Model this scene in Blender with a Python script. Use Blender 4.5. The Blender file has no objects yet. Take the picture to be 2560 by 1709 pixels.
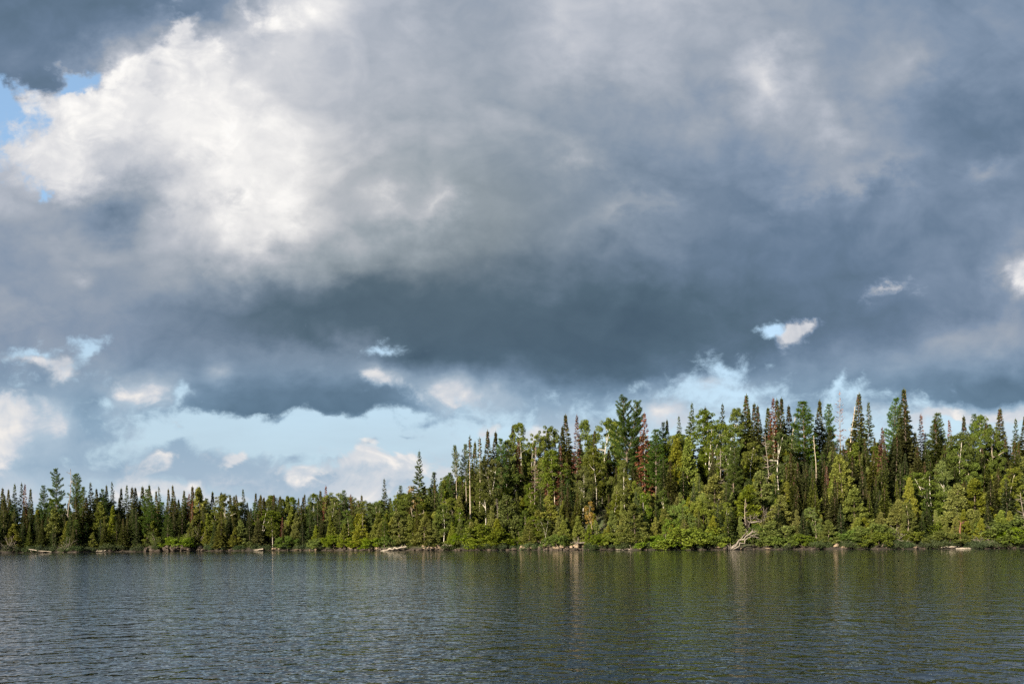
import bpy, bmesh, math, random
import numpy as np
from mathutils import Vector, Matrix

scene = bpy.context.scene
C = scene.collection

# ------------------------------------------------------------------ camera
LENS, CAM_H, ROLL = 28.0, 1.8, -0.0085
FPX, HOR = 2560 * LENS / 36.0, 1349.0            # focal length and horizon row, in photograph pixels
cam_d = bpy.data.cameras.new('camera')
cam_d.lens = LENS; cam_d.sensor_width = 36.0; cam_d.sensor_fit = 'HORIZONTAL'
cam_d.shift_y = (HOR - 854.5) / 2560.0
cam_d.clip_start = 0.1; cam_d.clip_end = 20000
cam = bpy.data.objects.new('camera', cam_d); C.objects.link(cam)
cam.location = (0, 0, CAM_H)
cam.rotation_euler = (Matrix.Rotation(math.radians(90), 3, 'X') @ Matrix.Rotation(ROLL, 3, 'Z')).to_euler()
scene.camera = cam

def ray(sx, sy):
    """photograph pixel -> slopes (x/y, z/y) of its line of sight"""
    u, v = (sx - 1280) / FPX, (HOR - sy) / FPX
    return u - v * ROLL, v + u * ROLL

EXPOSURE = 1.42
# ------------------------------------------------------------------ colour management, render settings
vs = scene.view_settings
vs.view_transform = 'Standard'; vs.look = 'None'; vs.exposure = EXPOSURE; vs.gamma = 1.0; vs.use_curve_mapping = False
scene.render.engine = 'CYCLES'
cy = scene.cycles
cy.use_denoising = False; cy.use_adaptive_sampling = True; cy.adaptive_threshold = 0.012; cy.adaptive_min_samples = 12
cy.max_bounces = 6; cy.diffuse_bounces = 3; cy.glossy_bounces = 3; cy.transmission_bounces = 4
cy.transparent_max_bounces = 4; cy.caustics_reflective = False; cy.caustics_refractive = False
cy.sample_clamp_indirect = 4.0

def lin(c):
    c = c / 255.0
    return c / 12.92 if c <= 0.04045 else ((c + 0.055) / 1.055) ** 2.4
def srgb(r, g, b): return (lin(r), lin(g), lin(b), 1.0)

class NT:
    """small helper that adds nodes and links to a node tree"""
    def __init__(s, tree): s.t = tree; s.n = tree.nodes; s.l = tree.links
    def put(s, sock, v):
        if isinstance(v, bpy.types.NodeSocket): s.l.new(v, sock)
        elif v is not None: sock.default_value = v
    def math(s, op, a, b=None, c=None, clamp=False):
        n = s.n.new('ShaderNodeMath'); n.operation = op; n.use_clamp = clamp
        for i, v in enumerate((a, b, c)):
            if v is not None: s.put(n.inputs[i], v)
        return n.outputs[0]
    def vec(s, op, a, b=None, c=None):
        n = s.n.new('ShaderNodeVectorMath'); n.operation = op
        for i, v in enumerate((a, b, c)):
            if v is not None and not (op == 'SCALE' and i == 1): s.put(n.inputs[i], v)
        if op == 'SCALE': s.put(n.inputs['Scale'], b)
        return n.outputs['Value'] if op in ('LENGTH', 'DOT_PRODUCT') else n.outputs[0]
    def xyz(s, x, y, z=0.0):
        n = s.n.new('ShaderNodeCombineXYZ')
        for i, v in enumerate((x, y, z)): s.put(n.inputs[i], v)
        return n.outputs[0]
    def sep(s, v):
        n = s.n.new('ShaderNodeSeparateXYZ'); s.put(n.inputs[0], v); return n.outputs
    def noise(s, v, scale, detail=4.0, rough=0.5, dist=0.0, lac=2.0, dim='2D'):
        n = s.n.new('ShaderNodeTexNoise'); n.noise_dimensions = dim
        s.put(n.inputs['Vector'], v); s.put(n.inputs['Scale'], scale); s.put(n.inputs['Detail'], detail)
        s.put(n.inputs['Roughness'], rough); s.put(n.inputs['Distortion'], dist); s.put(n.inputs['Lacunarity'], lac)
        return n.outputs
    def mapr(s, v, a, b, c=0.0, d=1.0, kind='SMOOTHSTEP'):
        n = s.n.new('ShaderNodeMapRange'); n.interpolation_type = kind
        for i, q in enumerate((v, a, b, c, d)): s.put(n.inputs[i], q)
        return n.outputs[0]
    def mix(s, f, a, b, blend='MIX', clampf=True):
        n = s.n.new('ShaderNodeMix'); n.data_type = 'RGBA'; n.blend_type = blend; n.clamp_factor = clampf
        s.put(n.inputs[0], f); s.put(n.inputs[6], a); s.put(n.inputs[7], b)
        return n.outputs[2]
    def mixf(s, f, a, b):
        n = s.n.new('ShaderNodeMix'); n.data_type = 'FLOAT'
        s.put(n.inputs[0], f); s.put(n.inputs[2], a); s.put(n.inputs[3], b)
        return n.outputs[0]
    def ramp(s, f, stops, interp='LINEAR'):
        n = s.n.new('ShaderNodeValToRGB'); r = n.color_ramp; r.interpolation = interp
        while len(r.elements) > 1: r.elements.remove(r.elements[-1])
        r.elements[0].position = stops[0][0]; r.elements[0].color = stops[0][1]
        for p, c in stops[1:]:
            e = r.elements.new(p); e.color = c
        s.put(n.inputs[0], f)
        return n.outputs[0]

# ------------------------------------------------------------------ sun and sky
SUN_EL, SUN_AZ = math.radians(19), math.radians(-140)      # azimuth clockwise from +Y: behind the viewer, to the left
sun_dir = Vector((math.cos(SUN_EL) * math.sin(SUN_AZ), math.cos(SUN_EL) * math.cos(SUN_AZ), math.sin(SUN_EL)))
sun_d = bpy.data.lights.new('sun', 'SUN'); sun_d.energy = 5.0; sun_d.angle = math.radians(0.6)
sun_d.color = (1.0, 0.87, 0.67)
sun = bpy.data.objects.new('sun', sun_d); C.objects.link(sun)
sun.rotation_euler = sun_dir.to_track_quat('Z', 'Y').to_euler(); sun.location = (-60, -60, 60)

world = bpy.data.worlds.new('World'); scene.world = world; world.use_nodes = True
world.cycles.sampling_method = 'MANUAL'; world.cycles.sample_map_resolution = 512
W = NT(world.node_tree); W.n.clear()
SKY_STRENGTH = 0.1
nish = W.n.new('ShaderNodeTexSky'); nish.sky_type = 'NISHITA'; nish.sun_disc = False
nish.sun_elevation = SUN_EL; nish.sun_rotation = SUN_AZ; nish.air_density = 1.0; nish.dust_density = 0.6; nish.ozone_density = 1.5
tc = W.n.new('ShaderNodeTexCoord')
D = W.vec('NORMALIZE', tc.outputs['Generated'])
dx, dy, dz = W.sep(D)[:3]
az = W.math('ARCTAN2', dx, dy)
# heading folded to +-45 degrees so that the cloud field goes on all the way round the horizon
azf = W.math('SUBTRACT', W.math('PINGPONG', W.math('ADD', az, math.radians(45 + 360)), math.radians(90)), math.radians(45))
hl = W.math('SQRT', W.math('ADD', W.math('MULTIPLY', dx, dx), W.math('MULTIPLY', dy, dy)))
tanel = W.math('DIVIDE', W.math('MAXIMUM', dz, 0.0), W.math('MAXIMUM', hl, 1e-3))
U0 = W.math('TANGENT', azf)
V0 = W.math('MINIMUM', W.math('DIVIDE', tanel, W.math('COSINE', azf)), 1.4)
# cloud field coordinates: x to the right, y up, about 1 = 45 degrees
P0 = W.xyz(U0, V0, 0.0)

def ctr(sx, sy):
    u, v = ray(sx, sy); return (u, v, 0.0)

# soft turbulence that frays the cloud outlines; finer towards the horizon, where clouds are farther away
Pn = W.vec('MULTIPLY', P0, (1.0, 1.35, 1.0))
n1 = W.noise(Pn, 4.2, 2.0, 0.5)['Color']
n2 = W.noise(Pn, 13.0, 6.0, 0.56)['Color']
hw = W.mapr(V0, 0.10, 0.42, 0.22, 1.0, 'LINEAR')
w1 = W.vec('SCALE', W.vec('SUBTRACT', n1, (0.5, 0.5, 0.5)), W.math('MULTIPLY', hw, 0.055))
w2 = W.vec('SCALE', W.vec('SUBTRACT', n2, (0.5, 0.5, 0.5)), W.math('MULTIPLY', hw, 0.115))
P = W.vec('ADD', P0, W.vec('ADD', w1, w2))
Pfine = W.vec('ADD', P0, W.vec('SCALE', w2, 0.8))
U, V = W.sep(P)[:2]

# large-scale thickness of the cloud deck: brightness rows (R) and cover (G) by heading, stacked by height
COLS = [128 * i for i in range(21)]
ROWS = [
 (-260, [130,128,128,132,140,165,190,180,172,165,168,178,182,178,168,160,155,150,145,140,145], [100]*21),
 (0,    [118,116,118,120,128,165,222,196,186,163,168,190,196,190,176,165,158,152,146,135,150], [100]*21),
 (110,  [118,118,120,170,222,186,218,186,188,165,173,190,186,176,170,165,158,156,150,143,150], [100]*21),
 (180,  [122,120,136,226,240,220,206,194,188,174,170,178,170,164,164,184,156,160,155,138,138], [92,92,90,100]+[100]*17),
 (235,  [160,205,228,240,242,226,206,196,184,178,166,162,158,158,164,180,155,158,152,134,130], [16,52,92,100]+[100]*17),
 (330,  [185,244,230,236,250,246,210,190,178,168,160,156,150,144,148,160,166,160,140,124,124], [40,100,100,100]+[100]*17),
 (440,  [160,232,200,196,236,246,216,186,174,160,150,148,140,130,134,148,158,162,140,128,138], [80,82,100,100]+[100]*17),
 (520,  [166,176,158,172,208,230,210,182,184,160,150,144,148,150,130,132,134,134,132,138,140], [100]*21),
 (590,  [160,168,154,168,200,204,186,168,158,148,142,138,140,140,128,128,128,126,128,134,140], [100]*21),
 (660,  [144,162,158,170,176,168,156,142,132,124,124,122,122,118,124,124,124,122,124,130,150], [100]*21),
 (720,  [150,160,154,158,152,130,116,110,108,108,110,108,102,100,112,116,120,122,122,125,142], [100]*21),
 (780,  [154,156,152,142,132,108,100,97,98,98,100,96,88,90,104,110,116,120,120,124,138],  [94,96,100]+[100]*18),
 (830,  [152,158,152,138,130,118,108,104,102,98,100,94,88,92,102,108,118,118,122,130,146],  [92,88,92]+[100]*18),
 (880,  [150,160,152,136,136,140,138,136,116,100,98,94,92,97,106,112,124,122,126,136,150], [86,78,84,98]+[100]*17),
 (935,  [146,152,158,146,134,138,142,138,138,138,116,104,100,108,126,134,136,134,136,136,138], [84,88,84,88,96,100,100,100,98,100,100,100,100,90,70,90,96,92,98,100,100]),
 (985,  [175,150,146,158,126,120,122,116,122,164,158,140,140,160,176,146,138,136,128,122,118], [86,92,94,84,94,100,100,100,100,98,90,84,80,58,52,80,88,82,98,100,100]),
 (1022, [215,165,140,150,120,118,118,112,120,168,165,160,165,175,178,160,150,148,130,124,120], [88,90,88,60,84,92,92,94,90,74,66,62,60,50,50,60,66,60,84,92,90]),
 (1050, [225,175,142,160,150,140,140,136,146,172,175,170,175,180,180,175,170,175,195,208,205], [90,84,78,20,6,10,10,12,24,28,46,54,52,48,48,50,52,46,46,56,58]),
 (1100, [205,172,160,190,200,200,200,200,200,195,190,190,190,190,190,190,190,190,190,200,200], [90,80,48,10,2,2,2,6,8,10,30,34,34,30,30,30,30,30,34,40,40]),
 (1160, [178,166,160,165,168,180,185,190,195,195,195,195,195,195,195,195,195,195,195,200,200], [88,84,60,44,38,28,34,46,46,30,40,40,40,40,40,40,40,40,40,40,40]),
 (1225, [190,190,195,195,195,195,195,200,205,205,200,200,200,200,200,200,200,200,200,200,200], [60,54,46,40,38,40,44,50,50,44,44,44,44,44,44,44,44,44,44,44,44]),
]
tU = W.math('MULTIPLY_ADD', U, 0.5, 0.5)
field = None; prev = None
for ri, (sy, br, co) in enumerate(ROWS):
    if ri and ri % 3 == 0: tU = W.math('MULTIPLY_ADD', field, 1e-9, tU)     # keeps the rows evaluated in turn
    stops = [(((sx - 1280) / FPX) * 0.5 + 0.5, (b / 255.0, c / 100.0, 0.0, 1.0)) for sx, b, c in zip(COLS, br, co)]
    stops.insert(0, (0.06, (br[1] / 255.0, co[0] / 100.0, 0, 1))); stops.append((0.94, (br[-2] / 255.0, co[-1] / 100.0, 0, 1)))
    r = W.ramp(tU, stops, 'B_SPLINE')
    v = (HOR - sy) / FPX
    field = r if field is None else W.mix(W.mapr(V, prev, v, 0.0, 1.0, 'LINEAR'), field, r)
    prev = v
fs = W.n.new('ShaderNodeSeparateColor'); W.put(fs.inputs[0], field)
bright, cover = fs.outputs[0], fs.outputs[1]

# billows: mid and fine relief of the cloud, stronger where the cloud is thin and bright
b1 = W.noise(W.vec('ADD', Pn, (3.1, 1.7, 0.4)), 6.5, 5.0, 0.5, 0.4)['Fac']
b2 = W.noise(W.vec('ADD', Pn, (7.9, 5.2, 2.4)), 21.0, 5.0, 0.55, 0.3)['Fac']
lump = W.math('ABSOLUTE', W.math('MULTIPLY_ADD', b1, 2.0, -1.0))       # rounded lumps parted by creases
relief = W.math('ADD', W.math('MULTIPLY_ADD', W.math('SUBTRACT', b1, 0.5), 0.14, W.math('MULTIPLY', W.math('SUBTRACT', lump, 0.22), 0.12)), W.math('MULTIPLY', W.math('SUBTRACT', b2, 0.5), 0.11))
bright = W.math('ADD', bright, W.math('MULTIPLY', relief, W.mapr(bright, 0.36, 0.72, 0.5, 1.0, 'LINEAR')))

def spots(base, items, P):
    """adds soft-edged lumps: (sx, sy, half width, half height, amount, tilt)"""
    for si, (sx, sy, rx, ry, amt, tilt) in enumerate(items):
        if si and si % 5 == 0: P = W.vec('MULTIPLY_ADD', base, (1e-9, 1e-9, 1e-9), P)   # keeps the lumps evaluated in turn
        c = ctr(sx, sy); fx, fy = FPX / rx / 1.25, FPX / ry / 1.25
        if abs(tilt) > 0.12:
            n = W.n.new('ShaderNodeMapping'); n.vector_type = 'TEXTURE'
            W.put(n.inputs['Vector'], P)
            n.inputs['Location'].default_value = c; n.inputs['Rotation'].default_value = (0, 0, tilt); n.inputs['Scale'].default_value = (1 / fx, 1 / fy, 1.0)
            q = n.outputs[0]
        else:
            q = W.vec('MULTIPLY_ADD', P, (fx, fy, 0.0), (-c[0] * fx, -c[1] * fy, 0.0))
        g = W.n.new('ShaderNodeTexGradient'); g.gradient_type = 'QUADRATIC_SPHERE'; W.put(g.inputs[0], q)
        base = W.math('MULTIPLY_ADD', g.outputs['Fac'], amt * 1.5, base)
    return base

bright = spots(bright, [
 (1085, 505, 70, 110, 0.10, -0.3), (1425, 395, 90, 70, 0.08, -0.7), (965, 510, 60, 90, 0.07, 0), (1570, 530, 220, 50, 0.06, 0.15),
 (1935, 195, 170, 120, 0.13, 0.0), (2085, 330, 110, 80, 0.09, 0.3), (2460, 435, 140, 60, 0.09, 0.35), (2250, 165, 140, 110, 0.06, 0), (2150, 440, 260, 60, 0.05, 0.3),
 (1420, 110, 110, 130, 0.05, 0), (640, 590, 190, 90, 0.08, 0.6), (2550, 680, 90, 130, 0.16, 0.3), (700, 50, 150, 130, 0.05, 0.0),
 (205, 688, 50, 40, 0.08, 0), (2350, 870, 520, 90, 0.08, 0.17), (290, 560, 190, 110, -0.09, 0), (260, 365, 100, 60, -0.05, 0.3), (600, 500, 90, 70, -0.07, 0),
 (1130, 980, 190, 90, 0.14, 0.05), (350, 975, 120, 60, 0.12, 0.1), (545, 925, 60, 50, 0.10, 0), (960, 940, 110, 40, 0.10, -0.3),
 (150, 1045, 60, 80, 0.08, 0), (1020, 880, 120, 40, -0.08, 0.2), (1650, 1030, 80, 34, 0.14, 0.2), (1780, 960, 120, 40, 0.10, 0.2)], Pfine)
# crisp sunlit heaps: billowed, sharp where they stand against darker cloud, lost where the deck is as bright
cn = W.noise(W.vec('ADD', Pn, (1.3, 9.1, 4.7)), 30.0, 6.0, 0.62, 0.2)['Fac']
b3 = W.noise(W.vec('ADD', Pn, (4.4, 2.2, 0.0)), 15.0, 5.0, 0.52, 0.6)['Fac']
billow = W.math('ABSOLUTE', W.math('MULTIPLY_ADD', b3, 2.0, -1.0))
heap = spots(W.math('MULTIPLY_ADD', billow, 0.55, W.math('MULTIPLY_ADD', cn, 0.75, -0.58)), [
 (110, 330, 210, 130, 0.85, 0.1), (300, 270, 230, 140, 0.85, 0.2), (455, 190, 170, 150, 0.9, 0.6), (466, 95, 80, 120, 0.85, 0.0), (520, 330, 260, 220, 0.85, -0.5), (170, 430, 150, 110, 0.8, -0.4),
 (690, 50, 190, 140, 0.6, 0.6), (640, 500, 180, 130, 0.5, 0.9), (70, 262, 80, 80, 0.7, 0.0),
 (10, 1030, 130, 80, 1.0, 0), (0, 1120, 110, 100, 0.8, 0), (145, 1050, 70, 80, 0.5, 0), (85, 897, 130, 44, 0.66, -0.25), (158, 925, 60, 80, 0.66, 0.8), (350, 982, 130, 60, 0.58, 0.1),
 (1128, 992, 150, 80, 0.68, 0.1), (960, 952, 130, 44, 0.58, -0.35), (1975, 836, 80, 66, 1.15, 0.1), (2030, 812, 100, 30, 0.5, 0.3), (2212, 726, 140, 50, 0.45, 0.15), (2570, 690, 100, 150, 0.62, 0.3)], Pfine)
hm = W.mapr(heap, 0.12, 0.80)
lit = W.math('ADD', W.math('MULTIPLY_ADD', billow, 0.14, 0.89), W.math('MULTIPLY_ADD', W.math('SUBTRACT', b1, 0.5), 0.26, W.math('MULTIPLY', W.math('SUBTRACT', b2, 0.5), 0.30)))
lit = W.math('SUBTRACT', lit, W.mapr(V0, 0.30, 0.14, 0.0, 0.04, 'LINEAR'))
bright = W.mixf(W.math('MULTIPLY', hm, 0.85), bright, W.math('MAXIMUM', bright, lit))
cover = spots(cover, [
 (200, 212, 70, 34, -0.8, 0.45), (5, 255, 46, 80, -0.6, 0), (105, 495, 34, 60, -0.5, 0), (225, 880, 66, 50, -0.58, 0.3), (75, 872, 100, 34, -0.48, 0.1),
 (955, 874, 90, 34, -0.42, 0.35), (442, 985, 34, 60, -0.55, -0.3), (265, 1010, 60, 40, -0.4, 0), (2092, 950, 30, 110, -0.34, -0.25),
 (1926, 826, 52, 36, -0.62, 0.2), (1800, 925, 150, 60, -0.35, 0.15), (2120, 990, 70, 30, -0.3, 0.4), (1850, 990, 150, 36, -0.3, 0.1),
 (1400, 1068, 110, 44, 0.4, 0), (1650, 1030, 90, 40, 0.3, 0.2), (130, 1100, 200, 60, 0.3, 0)], Pfine)

cover = W.math('MULTIPLY_ADD', W.math('MAXIMUM', W.math('SUBTRACT', cover, 0.88), 0.0), 3.0, cover)     # closed cloud has no pinholes
alpha = W.mapr(W.math('ADD', cover, W.math('ADD', W.math('MULTIPLY', W.math('SUBTRACT', cn, 0.5), 1.15), W.math('MULTIPLY', W.math('SUBTRACT', b2, 0.5), 0.5))), 0.22, 0.82)

CLOUD = [(0.30, srgb(66, 87, 106)), (0.40, srgb(84, 106, 124)), (0.48, srgb(104, 125, 149)), (0.56, srgb(129, 147, 170)), (0.64, srgb(156, 166, 180)),
         (0.74, srgb(183, 189, 200)), (0.86, srgb(218, 219, 223)), (0.97, srgb(252, 250, 247)), (1.0, srgb(255, 254, 252))]
CLOUDN = [(0.30, srgb(70, 88, 102)), (0.40, srgb(86, 105, 119)), (0.48, srgb(110, 125, 137)), (0.56, srgb(134, 146, 155)), (0.64, srgb(155, 165, 173)),
          (0.74, srgb(184, 188, 194)), (0.86, srgb(219, 219, 220)), (0.97, srgb(252, 250, 247)), (1.0, srgb(255, 254, 252))]
grey = W.math('MINIMUM', spots(0.0, [(1000, 560, 900, 520, 1.1, 0.0)], P0), 1.0)      # the thick middle of the deck is greyer, its flanks bluer
CLOUDL = [(0.36, srgb(74, 98, 118)), (0.44, srgb(92, 118, 140)), (0.52, srgb(116, 144, 168)), (0.60, srgb(142, 169, 192)), (0.70, srgb(174, 194, 211)),
          (0.80, srgb(208, 214, 222)), (0.90, srgb(238, 235, 232)), (1.0, srgb(254, 251, 247))]
deck = W.mix(grey, W.ramp(bright, CLOUD), W.ramp(bright, CLOUDN))
deck = W.mix(W.mapr(V0, 0.27, 0.15), deck, W.ramp(bright, CLOUDL))      # farther cloud, seen through more air, is bluer

# clear sky between the clouds, whitened by thin high cloud towards the horizon
K = 1.0 / SKY_STRENGTH / 2 ** EXPOSURE
def k4(c): return (c[0] * K, c[1] * K, c[2] * K, 1.0)
veil_n = W.noise(W.vec('MULTIPLY', P0, (2.0, 9.0, 1.0)), 3.0, 4.0, 0.55)['Fac']
veil = W.math('MULTIPLY', W.mapr(V0, 0.08, 0.5, 0.98, 0.42, 'LINEAR'), W.mapr(veil_n, 0.25, 0.7, 0.93, 1.03, 'LINEAR'))
clear = W.mix(veil, nish.outputs[0], W.mix(W.mapr(V0, 0.20, 0.5), W.mix(W.mapr(V0, 0.05, 0.13), k4(srgb(178, 199, 215)), k4(srgb(186, 209, 224))), k4(srgb(160, 200, 236))))

# distant heaped clouds above the tree line: grey-blue bodies first, sunlit tops over them
fray = W.math('MULTIPLY_ADD', billow, 0.75, W.math('MULTIPLY_ADD', cn, 0.85, -0.62))
def puffs(base, items, tone, top, hi=0.86):
    m = W.math('ADD', spots(0.0, items, Pfine), fray)
    return W.mix(W.math('MULTIPLY', W.mapr(m, 0.18, hi), top), base, tone)
body = W.mix(W.mapr(V0, 0.05, 0.16), k4(srgb(166, 186, 205)), k4(srgb(140, 168, 192)))
clear = puffs(clear, [(420, 1150, 200, 56, 0.95, 0), (455, 1110, 60, 50, 0.6, 0), (200, 1186, 300, 30, 0.9, 0.0), (560, 1168, 200, 44, 0.85, -0.1), (660, 1205, 460, 50, 0.8, 0), (930, 1198, 280, 44, 0.9, 0),
                      (860, 1150, 120, 30, 0.55, 0.1), (735, 1146, 110, 28, 0.55, 0), (1060, 1056, 140, 34, 0.6, 0.2), (700, 1042, 54, 20, 0.55, 0), (610, 1038, 46, 18, 0.5, 0),
                      (800, 1245, 500, 40, 0.7, 0), (1190, 1045, 120, 36, 0.55, 0.1), (1380, 1060, 160, 50, 0.6, 0.0), (1520, 1005, 240, 40, 0.6, 0.0), (925, 1104, 80, 14, 0.5, 0), (1010, 1094, 60, 10, 0.4, 0)], body, 0.9)
warm = W.mix(W.mapr(billow, 0.05, 0.5), k4(srgb(216, 219, 224)), k4(srgb(250, 244, 238)))
clear = puffs(clear, [(395, 1158, 110, 40, 0.95, 0.2), (585, 1150, 60, 30, 0.9, 0.3), (745, 1188, 70, 50, 0.95, 0.2), (925, 1172, 190, 56, 0.95, 0.0), (915, 1132, 80, 54, 0.8, 0),
                      (1015, 1155, 70, 56, 0.75, 0), (325, 1218, 100, 50, 0.95, 0), (455, 1224, 110, 40, 0.8, 0), (905, 1236, 150, 50, 0.9, 0),
                      (1120, 1185, 120, 60, 0.6, 0), (560, 1252, 220, 30, 0.6, 0), (1210, 1075, 90, 44, 0.6, 0.2), (1345, 1090, 110, 44, 0.75, 0), (2430, 1036, 360, 30, 0.95, 0.0)], warm, 0.97, 0.66)

col = W.mix(alpha, clear, W.vec('SCALE', deck, K))
bg = W.n.new('ShaderNodeBackground'); W.put(bg.inputs['Color'], col); bg.inputs['Strength'].default_value = SKY_STRENGTH
wo = W.n.new('ShaderNodeOutputWorld'); W.l.new(bg.outputs[0], wo.inputs['Surface'])

# ================================================================== mesh helpers
rng = np.random.default_rng(7)
random.seed(7)

def mesh_np(name, V, F, mat=None, smooth=False):
    """F: (n,3) or (n,4) int array"""
    V = np.asarray(V, np.float32); F = np.asarray(F, np.int32)
    m = bpy.data.meshes.new(name); k = F.shape[1]
    m.vertices.add(len(V)); m.vertices.foreach_set('co', V.ravel())
    m.loops.add(F.size); m.loops.foreach_set('vertex_index', F.ravel())
    m.polygons.add(len(F)); m.polygons.foreach_set('loop_start', np.arange(0, F.size, k, dtype=np.int32))
    m.update(calc_edges=True)
    if mat: m.materials.append(mat)
    if smooth: m.polygons.foreach_set('use_smooth', np.ones(len(F), bool))
    m.validate()
    return m

class Geo:
    """collects quads"""
    def __init__(s): s.V = []; s.F = []; s.n = 0
    def add(s, V, F):
        V = np.asarray(V, float).reshape(-1, 3); F = np.asarray(F, int).reshape(-1, 4)
        s.V.append(V); s.F.append(F + s.n); s.n += len(V)
    def kites(s, c, a, b, L, Wd):
        """leaf faces at c, long axis a, cross axis b"""
        c = np.atleast_2d(c); n = len(c)
        L = np.broadcast_to(np.asarray(L, float), (n,))[:, None]; Wd = np.broadcast_to(np.asarray(Wd, float), (n,))[:, None]
        V = np.stack([c - a * L * .5, c + b * Wd * .5 + a * L * .08, c + a * L * .5, c - b * Wd * .5 + a * L * .08], 1)
        s.add(V.reshape(-1, 3), np.arange(n * 4).reshape(n, 4))
    def tube(s, pts, rad, sides=6):
        pts = np.asarray(pts, float); rad = np.asarray(rad, float); k = len(pts)
        tan = np.gradient(pts, axis=0); tan /= np.linalg.norm(tan, axis=1)[:, None] + 1e-9
        ref = np.array([0.31, 0.95, 0.1]) if abs(tan[0][2]) > .8 else np.array([0.1, 0.2, 0.97])
        n1 = np.cross(tan, ref); n1 /= np.linalg.norm(n1, axis=1)[:, None] + 1e-9
        n2 = np.cross(tan, n1)
        th = np.arange(sides) * 2 * math.pi / sides
        V = pts[:, None] + rad[:, None, None] * (np.cos(th)[None, :, None] * n1[:, None] + np.sin(th)[None, :, None] * n2[:, None])
        i = np.arange(k - 1)[:, None] * sides; j = np.arange(sides)[None]; j2 = (j + 1) % sides
        F = np.stack([i + j, i + j2, i + sides + j2, i + sides + j], -1).reshape(-1, 4)
        s.add(V.reshape(-1, 3), F)
        for e in (V[0], V[-1]):                                # closed ends
            for w in range(1, sides - 1, 2):
                s.add([e[0], e[w], e[w + 1], e[w + 2] if w + 2 < sides else (e[0] + e[w + 1]) * .5], [[0, 1, 2, 3]])
    def mesh(s, name, mat, smooth=False):
        return mesh_np(name, np.concatenate(s.V), np.concatenate(s.F), mat, smooth)

def unit(v): return v / (np.linalg.norm(v, axis=-1, keepdims=True) + 1e-9)
def rand_dirs(n): return unit(rng.normal(size=(n, 3)))
def ortho(a, n=None):
    b = np.cross(a, rand_dirs(len(a)) if n is None else n); return unit(b)

# ================================================================== materials
def mat_new(name):
    m = bpy.data.materials.new(name); m.use_nodes = True
    t = NT(m.node_tree); t.n.clear()
    o = t.n.new('ShaderNodeOutputMaterial'); return m, t, o

def foliage(name, col, tip, var=0.35, trans=0.44, hue=0.02):
    """leaf material: two natural tones, varied from tree to tree and from twig to twig"""
    m, t, o = mat_new(name)
    oi = t.n.new('ShaderNodeObjectInfo'); g = t.n.new('ShaderNodeNewGeometry')
    ri = g.outputs['Random Per Island']
    n = t.noise(t.n.new('ShaderNodeTexCoord').outputs['Object'], 0.9, 2.0, 0.5, dim='3D')['Fac']
    f = t.math('ADD', t.math('MULTIPLY', ri, 0.5), t.mapr(n, 0.3, 0.7, 0.0, 0.5, 'LINEAR'))
    c = t.mix(f, (*col, 1), (*tip, 1))
    hs = t.n.new('ShaderNodeHueSaturation')
    t.put(hs.inputs['Hue'], t.math('MULTIPLY_ADD', oi.outputs['Random'], 2 * hue, 0.5 - hue))
    r2 = t.math('FRACT', t.math('MULTIPLY', oi.outputs['Random'], 37.7))
    t.put(hs.inputs['Value'], t.math('MULTIPLY_ADD', r2, 2 * var, 1.0 - var))
    t.put(hs.inputs['Saturation'], t.math('MULTIPLY_ADD', t.math('FRACT', t.math('MULTIPLY', oi.outputs['Random'], 91.3)), 0.26, 0.84))
    t.put(hs.inputs['Color'], c)
    p = t.n.new('ShaderNodeBsdfPrincipled'); t.put(p.inputs['Base Color'], hs.outputs[0])
    p.inputs['Roughness'].default_value = 0.62; p.inputs['Specular IOR Level'].default_value = 0.25
    tr = t.n.new('ShaderNodeBsdfTranslucent'); t.put(tr.inputs['Color'], hs.outputs[0])
    mx = t.n.new('ShaderNodeMixShader'); mx.inputs[0].default_value = trans
    t.l.new(p.outputs[0], mx.inputs[1]); t.l.new(tr.outputs[0], mx.inputs[2]); t.l.new(mx.outputs[0], o.inputs[0])
    return m

def woody(name, a, b, scale=6.0, stretch=(1, 1, 0.25), rough=0.85, lo=0.35, hi=0.65):
    m, t, o = mat_new(name)
    v = t.vec('MULTIPLY', t.n.new('ShaderNodeTexCoord').outputs['Object'], stretch)
    n = t.noise(v, scale, 4.0, 0.6, dim='3D')['Fac']
    c = t.mix(t.mapr(n, lo, hi, 0, 1, 'LINEAR'), (*a, 1), (*b, 1))
    p = t.n.new('ShaderNodeBsdfPrincipled'); t.put(p.inputs['Base Color'], c); p.inputs['Roughness'].default_value = rough
    p.inputs['Specular IOR Level'].default_value = 0.2
    bp = t.n.new('ShaderNodeBump'); bp.inputs['Strength'].default_value = 0.5; bp.inputs['Distance'].default_value = 0.03
    t.put(bp.inputs['Height'], n); t.l.new(bp.outputs[0], p.inputs['Normal'])
    t.l.new(p.outputs[0], o.inputs[0]); return m

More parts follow.
